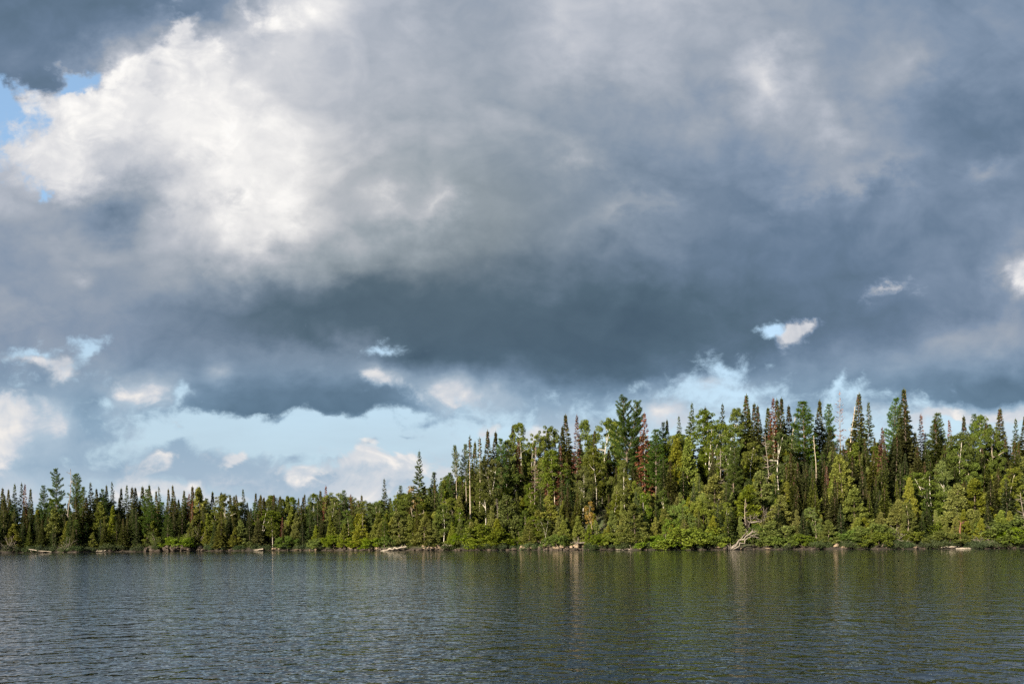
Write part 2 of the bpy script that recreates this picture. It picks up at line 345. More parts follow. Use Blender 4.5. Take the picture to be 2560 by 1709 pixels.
M = {
 'fir':   foliage('fir_needles', (0.052, 0.068, 0.016), (0.136, 0.144, 0.034)),
 'spruce':foliage('spruce_needles', (0.044, 0.070, 0.020), (0.112, 0.142, 0.042)),
 'pine':  foliage('pine_needles', (0.034, 0.074, 0.011), (0.104, 0.155, 0.022), 0.2),
 'cedar': foliage('cedar_sprays', (0.070, 0.096, 0.013), (0.195, 0.208, 0.028), 0.2, 0.25),
 'birch': foliage('birch_leaves', (0.076, 0.108, 0.016), (0.172, 0.204, 0.030), 0.3, 0.4),
 'alder': foliage('alder_leaves', (0.076, 0.122, 0.014), (0.175, 0.222, 0.024), 0.25, 0.4),
 'gale':  foliage('shore_bush_leaves', (0.030, 0.050, 0.020), (0.065, 0.090, 0.030), 0.25, 0.25),
 'under': foliage('undergrowth_leaves', (0.035, 0.055, 0.014), (0.090, 0.110, 0.022), 0.0, 0.3, 0.0),
 'red':   foliage('dead_red_needles', (0.110, 0.040, 0.026), (0.220, 0.088, 0.055), 0.25, 0.2, 0.012),
 'pink':  foliage('dead_brown_twigs', (0.190, 0.110, 0.085), (0.300, 0.190, 0.150), 0.15, 0.1, 0.01),
 'yellow':foliage('turning_leaves', (0.22, 0.15, 0.02), (0.40, 0.25, 0.03), 0.2, 0.4, 0.01),
 'cone':  woody('fir_cones', (0.055, 0.028, 0.020), (0.120, 0.060, 0.040), 9.0),
 'bark':  woody('grey_brown_bark', (0.070, 0.052, 0.040), (0.190, 0.150, 0.120)),
 'pale':  woody('pale_aspen_bark', (0.26, 0.21, 0.16), (0.46, 0.40, 0.32), 4.0, (1, 1, 0.5)),
 'white': woody('white_birch_bark', (0.12, 0.10, 0.085), (0.52, 0.48, 0.42), 5.0, (0.6, 0.6, 1.6), 0.7, 0.28, 0.44),
 'redbark': woody('red_brown_bark', (0.08, 0.038, 0.024), (0.19, 0.095, 0.060)),
 'dead':  woody('weathered_deadwood', (0.10, 0.085, 0.072), (0.27, 0.235, 0.20), 7.0),
 'bleach':woody('bleached_driftwood', (0.20, 0.17, 0.14), (0.42, 0.37, 0.31), 7.0, (0.3, 1, 1)),
 'granite':woody('pale_granite', (0.10, 0.075, 0.052), (0.30, 0.23, 0.165), 2.2, (1, 1, 1), 0.85, 0.30, 0.68),
 'wet':   woody('dark_lichen_granite', (0.022, 0.018, 0.015), (0.095, 0.075, 0.060), 2.5, (1, 1, 1), 0.7),
}

# ================================================================== terrain
SH = [(-3.0, 60), (-1.4, 120), ((0 - 1280) / FPX, 165), ((400 - 1280) / FPX, 168), ((700 - 1280) / FPX, 167), ((800 - 1280) / FPX, 162), ((860 - 1280) / FPX, 153), ((1000 - 1280) / FPX, 149),
      ((1200 - 1280) / FPX, 142), ((1500 - 1280) / FPX, 132), ((1800 - 1280) / FPX, 124), ((2200 - 1280) / FPX, 117), ((2560 - 1280) / FPX, 112), (1.1, 96), (3.0, 50)]
SHU = np.array([p[0] for p in SH]); SHY = np.array([p[1] for p in SH], float)
RID = [(-3, 2.5), ((760 - 1280) / FPX, 2.6), ((900 - 1280) / FPX, 3.0), ((1050 - 1280) / FPX, 5.5), ((1150 - 1280) / FPX, 9.5), ((1300 - 1280) / FPX, 12.5), ((1600 - 1280) / FPX, 13.5),
       ((1900 - 1280) / FPX, 14.5), ((2300 - 1280) / FPX, 13.0), ((2560 - 1280) / FPX, 11.5), (3, 9)]
RDU = np.array([p[0] for p in RID]); RDH = np.array([p[1] for p in RID], float)
def sstep(a, b, x):
    q = np.clip((np.asarray(x, float) - a) / (b - a), 0, 1); return q * q * (3 - 2 * q)
def shore_y(u):
    u = np.asarray(u, float)
    w = 0.8 * np.sin(u * 61 + 1.0) + 0.6 * np.sin(u * 143 + 2.0) + 0.35 * np.sin(u * 311)
    return np.interp(u, SHU, SHY) + w
def ground(u, t):
    u = np.asarray(u, float); t = np.asarray(t, float)
    rid = np.interp(u, RDU, RDH)
    z = np.where(t < 0, 0.22 * t, 0.75 * sstep(-0.3, 2.2, t) + (rid - 0.75) * (0.55 * sstep(0.5, 30, t) + 0.45 * sstep(10, 58, t)))
    y = shore_y(u) + t; x = u * y
    bump = 0.45 * np.sin(x * 0.31 + 1.3) * np.sin(y * 0.27) + 0.22 * np.sin(x * 0.9) * np.sin(y * 0.8 + 2)
    return z + bump * sstep(2, 10, t)
def spot(u, t):
    y = float(shore_y(u)) + t
    return np.array([u * y, y, float(ground(u, t))])

us = np.concatenate([np.linspace(-3, -0.75, 40)[:-1], np.linspace(-0.75, 0.75, 420), np.linspace(0.75, 3, 40)[1:]])
ts = np.concatenate([np.array([-8, -3, -1, -0.4]), np.linspace(0, 4, 14), np.linspace(4, 70, 60)[1:], np.geomspace(80, 3500, 14)])
UU, TT = np.meshgrid(us, ts)
ZZ = ground(UU, TT); YY = shore_y(UU) + TT
gv = np.stack([UU * YY, YY, ZZ], -1).reshape(-1, 3)
nu = len(us); i = np.arange(len(ts) - 1)[:, None] * nu; j = np.arange(nu - 1)[None]
gf = np.stack([i + j, i + j + 1, i + nu + j + 1, i + nu + j], -1).reshape(-1, 4)
gm, t, o = mat_new('forest_floor')
pos = t.n.new('ShaderNodeNewGeometry').outputs['Position']
n = t.noise(pos, 0.7, 5.0, 0.6, dim='3D')['Fac']; nf = t.noise(pos, 6.0, 4.0, 0.6, dim='3D')['Fac']
z = t.sep(pos)[2]
soil = t.mix(t.mapr(nf, 0.35, 0.65), (0.030, 0.026, 0.016, 1), (0.085, 0.072, 0.040, 1))
moss = t.mix(t.mapr(n, 0.42, 0.6), soil, (0.045, 0.062, 0.018, 1))
shaded_stony = t.mix(t.mapr(nf, 0.3, 0.7), (0.014, 0.011, 0.008, 1), (0.050, 0.038, 0.027, 1))  # stony bank; the shade along the waterline is darkened into its colour
c = t.mix(t.mapr(t.math('ADD', z, t.math('MULTIPLY', n, 0.5)), 0.55, 1.0), shaded_stony, moss)
p = t.n.new('ShaderNodeBsdfPrincipled'); t.put(p.inputs['Base Color'], c); p.inputs['Roughness'].default_value = 0.95
bp = t.n.new('ShaderNodeBump'); bp.inputs['Distance'].default_value = 0.15; t.put(bp.inputs['Height'], nf); t.l.new(bp.outputs[0], p.inputs['Normal'])
t.l.new(p.outputs[0], o.inputs[0])
land = bpy.data.objects.new('ground', mesh_np('ground', gv, gf, gm, True)); C.objects.link(land); land['kind'] = 'structure'
land['label'] = 'mossy forest floor rising from the rocky lake shore'; 

# ------------------------------------------------------------------ water
wm, t, o = mat_new('lake_water')
pos = t.n.new('ShaderNodeNewGeometry').outputs['Position']
def waves(pos, angle, sx_, sy_, scale, detail, rough, eps, off):
    """height noise stretched along its crests; returns the two slopes by finite difference"""
    ca, sa = math.cos(angle), math.sin(angle)
    def h(dx_, dy_):
        q = t.vec('ADD', pos, (dx_ + off, dy_ + off * 0.7, 0))
        nd = t.n.new('ShaderNodeMapping'); nd.inputs['Rotation'].default_value = (0, 0, angle); nd.inputs['Scale'].default_value = (sx_, sy_, 1)
        t.put(nd.inputs['Vector'], q)
        return t.noise(nd.outputs[0], scale, detail, rough, 0.25)['Fac']
    h0 = h(0, 0)
    return t.math('DIVIDE', t.math('SUBTRACT', h(eps, 0), h0), eps), t.math('DIVIDE', t.math('SUBTRACT', h(0, eps), h0), eps)
a1 = waves(pos, 0.12, 0.85, 1.0, 4.6, 2.0, 0.5, 0.02, 0.0)
a3 = waves(pos, -0.35, 1.0, 1.0, 2.4, 1.5, 0.5, 0.04, 57.0)
a2 = waves(pos, -0.22, 0.62, 1.0, 1.1, 1.5, 0.5, 0.08, 31.0)
# light airs: rougher and smoother lanes on the lake, and a sheltered strip along the hill's foot
lane = t.mapr(t.noise(t.vec('MULTIPLY', pos, (0.010, 0.045, 1)), 1.0, 3.0, 0.5)['Fac'], 0.3, 0.7, 0.62, 1.3)
px, py = t.sep(pos)[:2]
lee = t.mapr(t.math('SUBTRACT', t.math('MULTIPLY_ADD', px, -0.30, 139.0), py), 4.0, 34.0, 0.95, 1.0)
amp = t.math('MULTIPLY', lane, lee)
sx_ = t.math('MULTIPLY', t.math('ADD', t.math('MULTIPLY_ADD', a1[0], 0.021, t.math('MULTIPLY', a3[0], 0.030)), t.math('MULTIPLY', a2[0], 0.040)), amp)
sy_ = t.math('MULTIPLY', t.math('ADD', t.math('MULTIPLY_ADD', a1[1], 0.021, t.math('MULTIPLY', a3[1], 0.030)), t.math('MULTIPLY', a2[1], 0.040)), amp)
nrm = t.vec('NORMALIZE', t.xyz(t.math('MULTIPLY', sx_, -1.0), t.math('MULTIPLY', sy_, -1.0), 1.0))
p = t.n.new('ShaderNodeBsdfPrincipled')
p.inputs['Base Color'].default_value = (0.009, 0.014, 0.018, 1); p.inputs['Roughness'].default_value = 0.05; p.inputs['IOR'].default_value = 1.333
t.l.new(nrm, p.inputs['Normal']); t.l.new(p.outputs[0], o.inputs[0])
lake = bpy.data.objects.new('lake_water', mesh_np('lake_water', [(-3500, -3500, 0), (3500, -3500, 0), (3500, 1500, 0), (-3500, 1500, 0)], [[0, 1, 2, 3]], wm))
C.objects.link(lake); lake['kind'] = 'structure'; lake['label'] = 'dark rippled lake water'

# ================================================================== tree prototypes (unit: metres, base at the origin)
def trunk(g, H, r0, bend=0.15, n=9, r1=0.02, lean=(0, 0)):
    zz = np.linspace(-0.4, H, n); ph = rng.uniform(0, 6.28, 2)
    pts = np.stack([bend * np.sin(zz / H * 4 + ph[0]) * zz / H + lean[0] * zz, bend * np.sin(zz / H * 5 + ph[1]) * zz / H + lean[1] * zz, zz], 1)
    g.tube(pts, r0 + (r1 - r0) * np.clip(zz / H, 0, 1) ** 0.85, 7); return pts
def along(pts, z): return np.array([np.interp(z, pts[:, 2], pts[:, k]) for k in range(3)])

def fir(H=12.0, R=1.7, pw=1.15, dens=1.0, base=0.05, gap=0.17, droop=0.22, fl=0.42, fw=0.20, ragged=0.25):
    tg, cg = Geo(), Geo(); pts = trunk(tg, H * 0.985, 0.10, 0.08)
    A, B, Cc, Ls, Ws = [], [], [], [], []
    z = H * base
    while z < H * 0.985:
        s = z / H; r = R * (1 - s) ** pw + 0.05
        nb = max(3, int((6.6 if r > 0.5 else 5.0) * dens + rng.uniform(0, 1)))
        for a in rng.uniform(0, 6.28) + np.arange(nb) * 6.283 / nb + rng.normal(0, .25, nb):
            L = r * rng.uniform(1 - ragged * 1.5, 1 + ragged * 0.5)
            up = 0.75 * s ** 2 - droop * (1 - s) + rng.normal(0, .08)
            d = np.array([math.cos(a), math.sin(a), up]); d /= np.linalg.norm(d)
            k = max(1, int(L / 0.19)); q = np.linspace(0.16, 1.0, k + 1)[1:]
            zb = min(z + rng.uniform(-.5, .5) * gap * 1.6, H * .985)
            o0 = along(pts, zb)
            c = o0 + d * (q * L)[:, None]; c[:, 2] -= (1 - s) * 0.18 * q * q * L
            side = np.array([-d[1], d[0], 0])
            for sg in (-1, 1, 0):
                a_ = unit(np.tile(d, (k, 1)) + sg * 0.85 * side + rng.normal(0, .22, (k, 3)))
                if sg: cc = c + a_ * 0.12
                else: cc = c
                nr = unit(np.array([0, 0, 1.0]) + rng.normal(0, .55, (k, 3)))
                Cc.append(cc); A.append(a_); B.append(unit(np.cross(a_, nr)))
                Ls.append(np.full(k, fl) * rng.uniform(.7, 1.25, k) * (0.38 + 0.68 * min(1, r))); Ws.append(np.full(k, fw) * rng.uniform(.7, 1.3, k))
        z += gap * rng.uniform(.75, 1.25) * (0.6 + 0.55 * (1 - s))
    cg.kites(np.concatenate(Cc), np.concatenate(A), np.concatenate(B), np.concatenate(Ls), np.concatenate(Ws))
    cg.kites(np.array([[*along(pts, H * .99)[:2], H * 1.0 - 0.05]]), np.array([[0, 0, 1.0]]), np.array([[1.0, 0, 0]]), 0.8, 0.10)
    cg.kites(np.array([[*along(pts, H * .99)[:2], H * 1.0 - 0.05]]), np.array([[0, 0, 1.0]]), np.array([[0, 1.0, 0]]), 0.8, 0.10)
    return tg, cg, H

def cones(H, R):
    g = Geo()
    n = 26
    z = H * rng.uniform(.80, .985, n); a = rng.uniform(0, 6.28, n); r = R * (1 - z / H) ** 1.15 * rng.uniform(.2, 1.0, n) + 0.05
    c = np.stack([np.cos(a) * r, np.sin(a) * r, z], 1)
    for k in range(n):
        h, w = rng.uniform(.10, .16), rng.uniform(.035, .055)
        g.tube(np.array([[0, 0, -h], [0, 0, -h * .3], [0, 0, h * .5], [0, 0, h]]) + c[k], [w * .3, w, w * .8, w * .2], 5)
    return g

def clumps(g, cen, rad, n, L, Wd, up=0.3, flat=0.8, mode='leaf'):
    """leaf faces gathered in clumps"""
    for c, r in zip(cen, rad):
        k = max(6, int(n * rng.uniform(.7, 1.3)))
        o = rand_dirs(k) * (rng.uniform(.15, 1, (k, 1)) ** .5) * r; o[:, 2] *= flat
        if mode == 'spray':
            out = unit(np.array([c[0], c[1], 0.0]) + 1e-6)
            a = unit(out * 0.7 + np.array([0, 0, up]) + rng.normal(0, .55, (k, 3)))
        else:
            a = rand_dirs(k); a[:, 2] = a[:, 2] * .6 - .15; a = unit(a)
        g.kites(c + o, a, ortho(a), L * rng.uniform(.7, 1.3, k), Wd * rng.uniform(.7, 1.3, k))

def cedar(H=9.0, R=1.5, nc=120, lean=(0, 0), top=0.75, gaps=0.0, base=0.04):
    tg, cg = Geo(), Geo(); pts = trunk(tg, H * .95, 0.14, 0.2, lean=lean)
    s = base + (1 - base) * rng.uniform(0, 1, nc) ** 0.95; a = rng.uniform(0, 6.28, nc)
    prof = np.where(s < .22, .72 + .28 * s / .22, np.clip(1 - (s - .22) / .80, 0, 1) ** top)
    lob = 1 + 0.20 * np.sin(3 * a + 7 * s) + 0.16 * np.sin(5 * a - 11 * s + 1)
    r = R * prof * lob * rng.uniform(.45, 1.0, nc) ** .6
    keep = rng.uniform(size=nc) > gaps * (np.sin(9 * s + 2 * a) > .3)
    cen = np.stack([np.cos(a) * r, np.sin(a) * r, s * H], 1) + np.array([along(pts, z_) * (1, 1, 0) for z_ in s * H])
    rad = (0.30 + 0.22 * prof) * rng.uniform(.75, 1.25, nc)
    clumps(cg, cen[keep], rad[keep], 74, 0.28, 0.14, 0.55, 0.85, 'spray')
    clumps(cg, [np.array([*along(pts, H * .95)[:2], H * f]) for f in (.93, .97, 1.0)], [.3, .22, .14], 18, .28, .13, .9, 1.2, 'spray')
    for k in range(10):
        c = cen[rng.integers(nc)]; z0 = max(.5, c[2] - .5); p0 = along(pts, z0)
        tg.tube(np.stack([p0, p0 * .5 + c * .5 + (0, 0, .1), c]), [.035, .025, .01], 4)
    return tg, cg, H

def broadleaf(H=12.0, R=2.1, nc=78, base=0.38, lean=(0.0, 0.0), forks=1, leaf=0.18, n=92, r0=0.09, limbs=5):
    tg, cg = Geo(), Geo()
    stems = [trunk(tg, H * .93, r0, 0.35, lean=lean)]
    for f in range(forks - 1):
        p0 = along(stems[0], H * rng.uniform(.25, .4)); d = np.array([rng.choice([-1, 1]) * rng.uniform(.15, .3), rng.uniform(-.2, .2), 1.0])
        q = np.linspace(0, 1, 6)[:, None]; pp = p0 + d * q * (H * .9 - p0[2]) + np.sin(q * 3) * rng.normal(0, .15, 3)
        tg.tube(pp, np.linspace(r0 * .7, .02, 6), 6); stems.append(pp)
    cen, rad = [], []
    for k in range(nc):
        s = rng.uniform(0, 1) ** .9; st = stems[rng.integers(len(stems))]
        z = H * (base + (1 - base) * s); prof = math.sin(math.pi * min(1, .10 + .88 * s)) ** .62
        a = rng.uniform(0, 6.28); r = R * prof * rng.uniform(.25, 1.0) ** .6 * (1 + .25 * math.sin(3 * a + s * 9))
        c = along(st, min(z, H * .9)) * (1, 1, 0) + np.array([math.cos(a) * r, math.sin(a) * r, z])
        cen.append(c); rad.append(rng.uniform(.32, .62))
    clumps(cg, cen, rad, n, leaf, leaf * .8, 0, .75)
    for k in range(limbs):
        c = np.array(cen[rng.integers(nc)]); st = stems[rng.integers(len(stems))]
        z0 = min(H * .85, max(H * .2, c[2] - rng.uniform(.8, 2.0))); p0 = along(st, z0); md = p0 * .5 + c * .5 + np.array([0, 0, -.15])
        tg.tube(np.stack([p0, md, c]), [.035, .025, .010], 5)
    return tg, cg, H

def tuft(g, c, d, n=10, L=0.40, wd=0.055):
    k = len(c)
    for _ in range(n):
        a = unit(d + rng.normal(0, .75, (k, 3)) + np.array([0, 0, .25]))
        g.kites(c + a * L * .45, a, ortho(a), L * rng.uniform(.7, 1.2, k), wd * rng.uniform(.8, 1.3, k))

def pine(H=14.0, R=2.4, base=0.25, tops=((0, 0, 1.0),), gap=0.75, nb=5, nt=14, pw=.75, irregular=.35, rise=0.12, r0=0.2, sweep=(0, 0)):
    """tiers of long branches carrying needle plumes; tops: forked leaders (dx, dy, height share)"""
    tg, cg = Geo(), Geo()
    for ti, (tx, ty, hs) in enumerate(tops):
        if ti == 0 and len(tops) == 1: pts = trunk(tg, H * .97, r0, .15)
        else:
            zf = H * .45; zz = np.linspace(-.4 if ti == 0 else zf, H * hs * .98, 10)
            q = np.clip((zz - zf) / (H * hs - zf), 0, 1) ** .55
            pts = np.stack([tx * q, ty * q, zz], 1); tg.tube(pts, np.linspace(r0 if ti == 0 else r0 * .55, .03, 10), 7)
        z = H * (base if ti == 0 else .52)
        while z < H * hs * .985:
            s = z / (H * hs); r = R * np.clip(1.04 * (1 - s), 0, 1) ** pw * min(1.0, .55 + (s - base) * 2.2) + .15
            if len(tops) > 1 and s > .74: r = min(r, 2.6 * (1.0 - s) / .26 + .30)
            for a in rng.uniform(0, 6.28) + np.arange(nb) * 6.283 / nb + rng.normal(0, .35, nb):
                L = r * rng.uniform(1 - irregular * 1.6, 1 + irregular * .6)
                if L < .25: L = .25
                d = np.array([math.cos(a) + sweep[0], math.sin(a) + sweep[1], rise + .5 * s * s + rng.normal(0, .1)]); d /= np.linalg.norm(d)
                p0 = along(pts, z); q = np.linspace(0, 1, 5)[:, None]
                bp_ = p0 + d * q * L + np.array([0, 0, .16]) * q * q * L
                tg.tube(bp_, np.linspace(.045 * min(1, r), .012, 5), 4)
                k = max(2, int(L / .26)); qq = np.linspace(.32, 1, k)[:, None]
                side = np.array([-d[1], d[0], 0])
                c = p0 + d * qq * L + np.array([0, 0, .16]) * qq * qq * L
                tuft(cg, c, d, nt)
                if L > .8:
                    for sg in (-1, 1): tuft(cg, c[1:] + side * sg * .24 * np.linspace(1.1, .6, k - 1)[:, None] * min(1, L), unit(d + sg * .8 * side), max(4, nt - 3))
            z += gap * rng.uniform(.75, 1.25) * (1 - .45 * s)
    return tg, cg, H

def snag(H=8.0, r0=.13, nb=16, bl=1.3, lean=(0, 0), twigs=2, r1=.03, down=-.1, base=.25):
    g = Geo(); pts = trunk(g, H, r0, .25, r1=r1, lean=lean)
    for k in range(nb):
        z = H * rng.uniform(base, .97); a = rng.uniform(0, 6.28); L = bl * (1.1 - .7 * z / H) * rng.uniform(.5, 1.2)
        d = np.array([math.cos(a), math.sin(a), down + rng.normal(0, .25)]); p0 = along(pts, z)
        q = np.linspace(0, 1, 4)[:, None]; bp_ = p0 + d * q * L + np.array([0, 0, .25]) * q * q * L + rng.normal(0, .03, (4, 3)) * q
        g.tube(bp_, np.linspace(.035, .010, 4), 4)
        for _ in range(twigs):
            c = bp_[rng.integers(1, 3)]; dd = unit(d + rng.normal(0, .6, 3)) * L * .4
            g.tube(np.stack([c, c + dd * .5, c + dd + (0, 0, .05)]), [.018, .012, .006], 4)
    return g, H

def bush(R=1.6, H=2.6, nc=55, leaf=.16, n=88, stems=7):
    tg, cg = Geo(), Geo(); cen, rad = [], []
    for k in range(nc):
        a = rng.uniform(0, 6.28); q = rng.uniform(0, 1); r = R * math.sqrt(rng.uniform(.05, 1)) * (1 + .25 * math.sin(3 * a + 1))
        z = H * (rng.uniform(.08, 1) ** .8) * math.sqrt(max(.08, 1 - (r / R / 1.25) ** 2)); cen.append(np.array([math.cos(a) * r, math.sin(a) * r, z])); rad.append(rng.uniform(.26, .5))
    clumps(cg, cen, rad, n, leaf, leaf * .75, 0, .85)
    for k in range(stems):
        c = cen[rng.integers(nc)]; tg.tube(np.stack([c * (.15, .15, 0) + (0, 0, -.2), c * .5 + (0, 0, .1), c]), [.04, .03, .012], 5)
    return tg, cg, H

def boulder(sub=3, rough=.28, flat=.7, cuts=6):
    bm = bmesh.new(); bmesh.ops.create_icosphere(bm, subdivisions=sub, radius=1.0)
    V = np.array([v.co[:] for v in bm.verts])
    for _ in range(cuts):                                       # split faces: planes shear the ball into a blocky stone
        d = rand_dirs(1)[0]; h = rng.uniform(.45, .85); q = V @ d; V -= np.outer(np.clip(q - h, 0, None), d)
    ph = rng.uniform(0, 6.28, 6)
    V *= 1 + rough * .25 * (np.sin(V[:, :1] * 5 + ph[0]) * np.sin(V[:, 1:2] * 6 + ph[1]) + np.sin(V[:, 2:] * 9 + ph[2]) * .6)
    V[:, 2] *= flat
    for v, c in zip(bm.verts, V): v.co = c
    me = bpy.data.meshes.new('rock'); bm.to_mesh(me); bm.free(); return me

# ================================================================== building things in the scene
def variant(name, tg, cg, bark, leaf, extra=()):
    parts = []
    if tg is not None: parts.append(('trunk', tg.mesh(name + '_trunk', M[bark])))
    if cg is not None: parts.append(('crown', cg.mesh(name + '_crown', M[leaf])))
    for nm, g, mt in extra: parts.append((nm, g.mesh(name + '_' + nm, M[mt])))
    return parts
PROTO = {}
def proto(kind, H, parts, R=None): PROTO.setdefault(kind, []).append((H, parts))

for k in range(5):
    pw = (1.2, 1.45, 1.3, 1.6, 1.35)[k]; H, R = 12.0, (2.1, 2.5, 1.8, 2.6, 2.2)[k]
    tg, cg, _ = fir(H, R, pw, base=.05 + .03 * (k % 3), droop=(.18, .28, .1, .3, .22)[k])
    proto('fir', H, variant('fir', tg, cg, 'bark', 'fir', [('cones', cones(H, R), 'cone')] if k != 2 else []))
    if k < 3: proto('fir_plain', H, PROTO['fir'][-1][1][:2])
for k in range(3):
    tg, cg, H = fir(13.0, (2.2, 1.9, 2.4)[k], .95, dens=.75, base=.10, gap=.26, droop=(.1, .3, -.05)[k], fl=.46, fw=.21, ragged=.45)
    proto('spruce', H, variant('spruce', tg, cg, 'bark', 'spruce'))
for k in range(2):  # dense fir shapes in spruce needles, carried under the spruce name
    tg, cg, H = fir(12.0, (2.3, 2.6)[k], (1.15, 1.3)[k], base=.06, droop=.26)
    proto('spruce', H, variant('spruce', tg, cg, 'bark', 'spruce'))
for k in range(5):
    tg, cg, H = cedar(9.0, (1.8, 2.1, 1.6, 2.0, 1.9)[k], 150, ((0, 0), (.05, 0), (0, .04), (-.08, 0), (.1, -.05))[k], (.95, .85, 1.15, .8, 1.0)[k], (0, .3, 0, .5, .4)[k])
    proto('cedar', H, variant('cedar', tg, cg, 'bark', 'cedar'))
for k in range(6):
    tg, cg, H = broadleaf(12.0, (2.1, 1.8, 2.4, 1.5, 2.2, 1.9)[k], (110, 95, 125, 90, 100, 95)[k], (.28, .34, .22, .25, .36, .2)[k], ((0, 0), (.06, 0), (-.04, 0), (0, .03), (-.09, 0), (.03, 0))[k], (1, 1, 2, 1, 2, 1)[k])
    proto('birch', H, variant('birch', tg, cg, 'white', 'birch'))
    if k in (0, 2, 5): proto('aspen', H, variant('aspen', tg, cg, 'pale', 'birch'))
for k in range(3):
    tg, cg, H = pine(14.0, (2.4, 2.0, 2.7)[k], (.22, .3, .18)[k], irregular=(.3, .45, .25)[k])
    proto('pine', H, variant('pine', tg, cg, 'bark', 'pine'))
for k in range(2):
    tg, cg, H = pine(17.0, 2.2, (.62, .55)[k], gap=.6, nt=12, irregular=.5, r0=.13)
    proto('tallpine', H, variant('tall_pine', tg, cg, 'pale', 'spruce'))
for k in range(2):
    tg, cg, H = fir(13.0, (.75, .95)[k], .8, dens=.9, base=(.52, .45)[k], gap=.34, ragged=.5)
    proto('polefir', H, variant('pole_fir', tg, cg, 'pale', 'fir', [('cones', cones(H, 1.0), 'cone')]))
for k in range(3):
    tg, cg, H = fir(12.0, (1.3, 1.7, 1.0)[k], 1.0, dens=.75, base=.10, gap=.22, droop=.3, ragged=.4)
    proto('redfir', H, variant('dead_fir', tg, cg, 'dead', 'red'))
tg, cg, H = fir(10.0, 1.2, .55, dens=.55, base=.2, gap=.4, droop=-.25, fl=.3, fw=.07, ragged=.6)
proto('tamarack', H, variant('dead_tamarack', tg, cg, 'dead', 'pink'))
for k in range(4):
    g, H = snag(8.0, .085, (18, 26, 8, 30)[k], (1.2, 1.6, .9, 1.3)[k], ((0, 0), (.12, 0), (.03, .05), (0, 0))[k], down=(-.1, -.3, .4, -.25)[k])
    proto('snag', H, variant('snag', g, None, 'dead', None))
for k in range(2):
    g, H = snag(7.0, .055, 5, .7, (0, 0), 0, r1=.03, down=.5, base=.5)
    proto('pole', H, variant('pole', g, None, 'pale', None))
tg, cg, H = fir(9.0, 1.3, .9, dens=.6, base=.1, gap=.35, fl=.3, fw=.08, ragged=.4)
proto('greyfir', H, variant('grey_fir', tg, cg, 'dead', 'pink'))
for k in range(4):
    tg, cg, H = bush((1.7, 1.4, 2.0, 1.5)[k], (2.6, 3.0, 2.4, 3.4)[k], (60, 55, 70, 60)[k])
    proto('alder', H, variant('alder', tg, cg, 'bark', 'alder'))
for k in range(2):
    tg, cg, H = bush((3.0, 2.6)[k], (6.0, 6.6)[k], (170, 150)[k], .17, 84, 12)
    proto('bigshrub', H, variant('tall_alder', tg, cg, 'bark', 'alder'))
for k in range(3):
    tg, cg, H = bush((1.5, 1.9, 1.2)[k], .85, 60, .11, 60, 5)
    proto('gale', H, variant('shore_bush', tg, cg, 'bark', 'gale'))
for k in range(2):
    tg, cg, H = broadleaf(5.0, 1.0, 26, .3, leaf=.13, n=60, r0=.05, limbs=5)
    proto('sapling', H, variant('sapling', tg, cg, 'pale', 'alder')); 
tg, cg, H = broadleaf(5.0, .8, 18, .35, leaf=.13, n=50, r0=.05, limbs=5); proto('yellow', H, variant('turning', tg, cg, 'pale', 'yellow'))
keep_rng, rng = rng, np.random.default_rng(14)
tg, cg, H = pine(19.0, 5.0, .25, ((-.9, .2, 1.0), (1.6, -.3, .955)), gap=1.3, nb=6, nt=15, pw=.72, irregular=.42, rise=.34, r0=.26)
rng = keep_rng
proto('twinpine', H, variant('twin_pine', tg, cg, 'bark', 'pine'))
tg, cg, H = pine(16.0, 2.6, .3, ((0, 0, 1.0),), gap=.8, nt=15, pw=.5, irregular=.55, rise=.1); proto('ragpine', H, variant('ragged_pine', tg, cg, 'bark', 'pine'))
tg, cg, H = pine(15.0, 2.3, .35, ((0, 0, 1.0),), gap=.8, nt=15, pw=.6, irregular=.6, rise=.3, sweep=(.45, 0)); proto('ragpine', H, variant('ragged_pine', tg, cg, 'bark', 'pine'))

NAMES = {'fir': 'fir_tree', 'fir_plain': 'fir_tree', 'spruce': 'spruce_tree', 'cedar': 'cedar_tree', 'birch': 'birch_tree', 'aspen': 'aspen_tree', 'pine': 'pine_tree', 'tallpine': 'pine_tree', 'polefir': 'fir_tree',
         'redfir': 'dead_fir', 'tamarack': 'dead_tamarack', 'snag': 'dead_tree', 'pole': 'broken_trunk', 'greyfir': 'dead_fir', 'alder': 'alder_shrub', 'bigshrub': 'alder_shrub', 'gale': 'shore_bush', 'sapling': 'sapling', 'yellow': 'sapling',
         'twinpine': 'white_pine', 'ragpine': 'white_pine'}
THINGS = []            # every placed plant, for labelling
XY = []                # foot points, to keep distances
def place(kind, u, t, height, var=None, rot=None, wide=1.0, label=None, sx=0, sink=0.0, tilt=None):
    plist = PROTO[kind]; H, parts = plist[int(rng.integers(len(plist))) if var is None else var % len(plist)]
    p = spot(u, t); p[2] -= sink
    root = bpy.data.objects.new(NAMES[kind], None); C.objects.link(root); root.empty_display_size = .3
    root.location = p; s = height / H; w = s * wide
    root.scale = (w, w, s); root.rotation_euler = tilt if tilt else (float(rng.normal(0, .022)), float(rng.normal(0, .022)), float(rng.uniform(0, 6.28)) if rot is None else rot)
    crown = None
    for nm, me in parts:
        ob = bpy.data.objects.new(nm, me); C.objects.link(ob); ob.parent = crown if nm == 'cones' else root
        if nm == 'crown': crown = ob
        if nm == 'cones': ob['kind'] = 'stuff'
    THINGS.append(dict(o=root, kind=kind, u=u, t=t, h=height, sx=sx, label=label)); XY.append((p[0], p[1]))
    return root

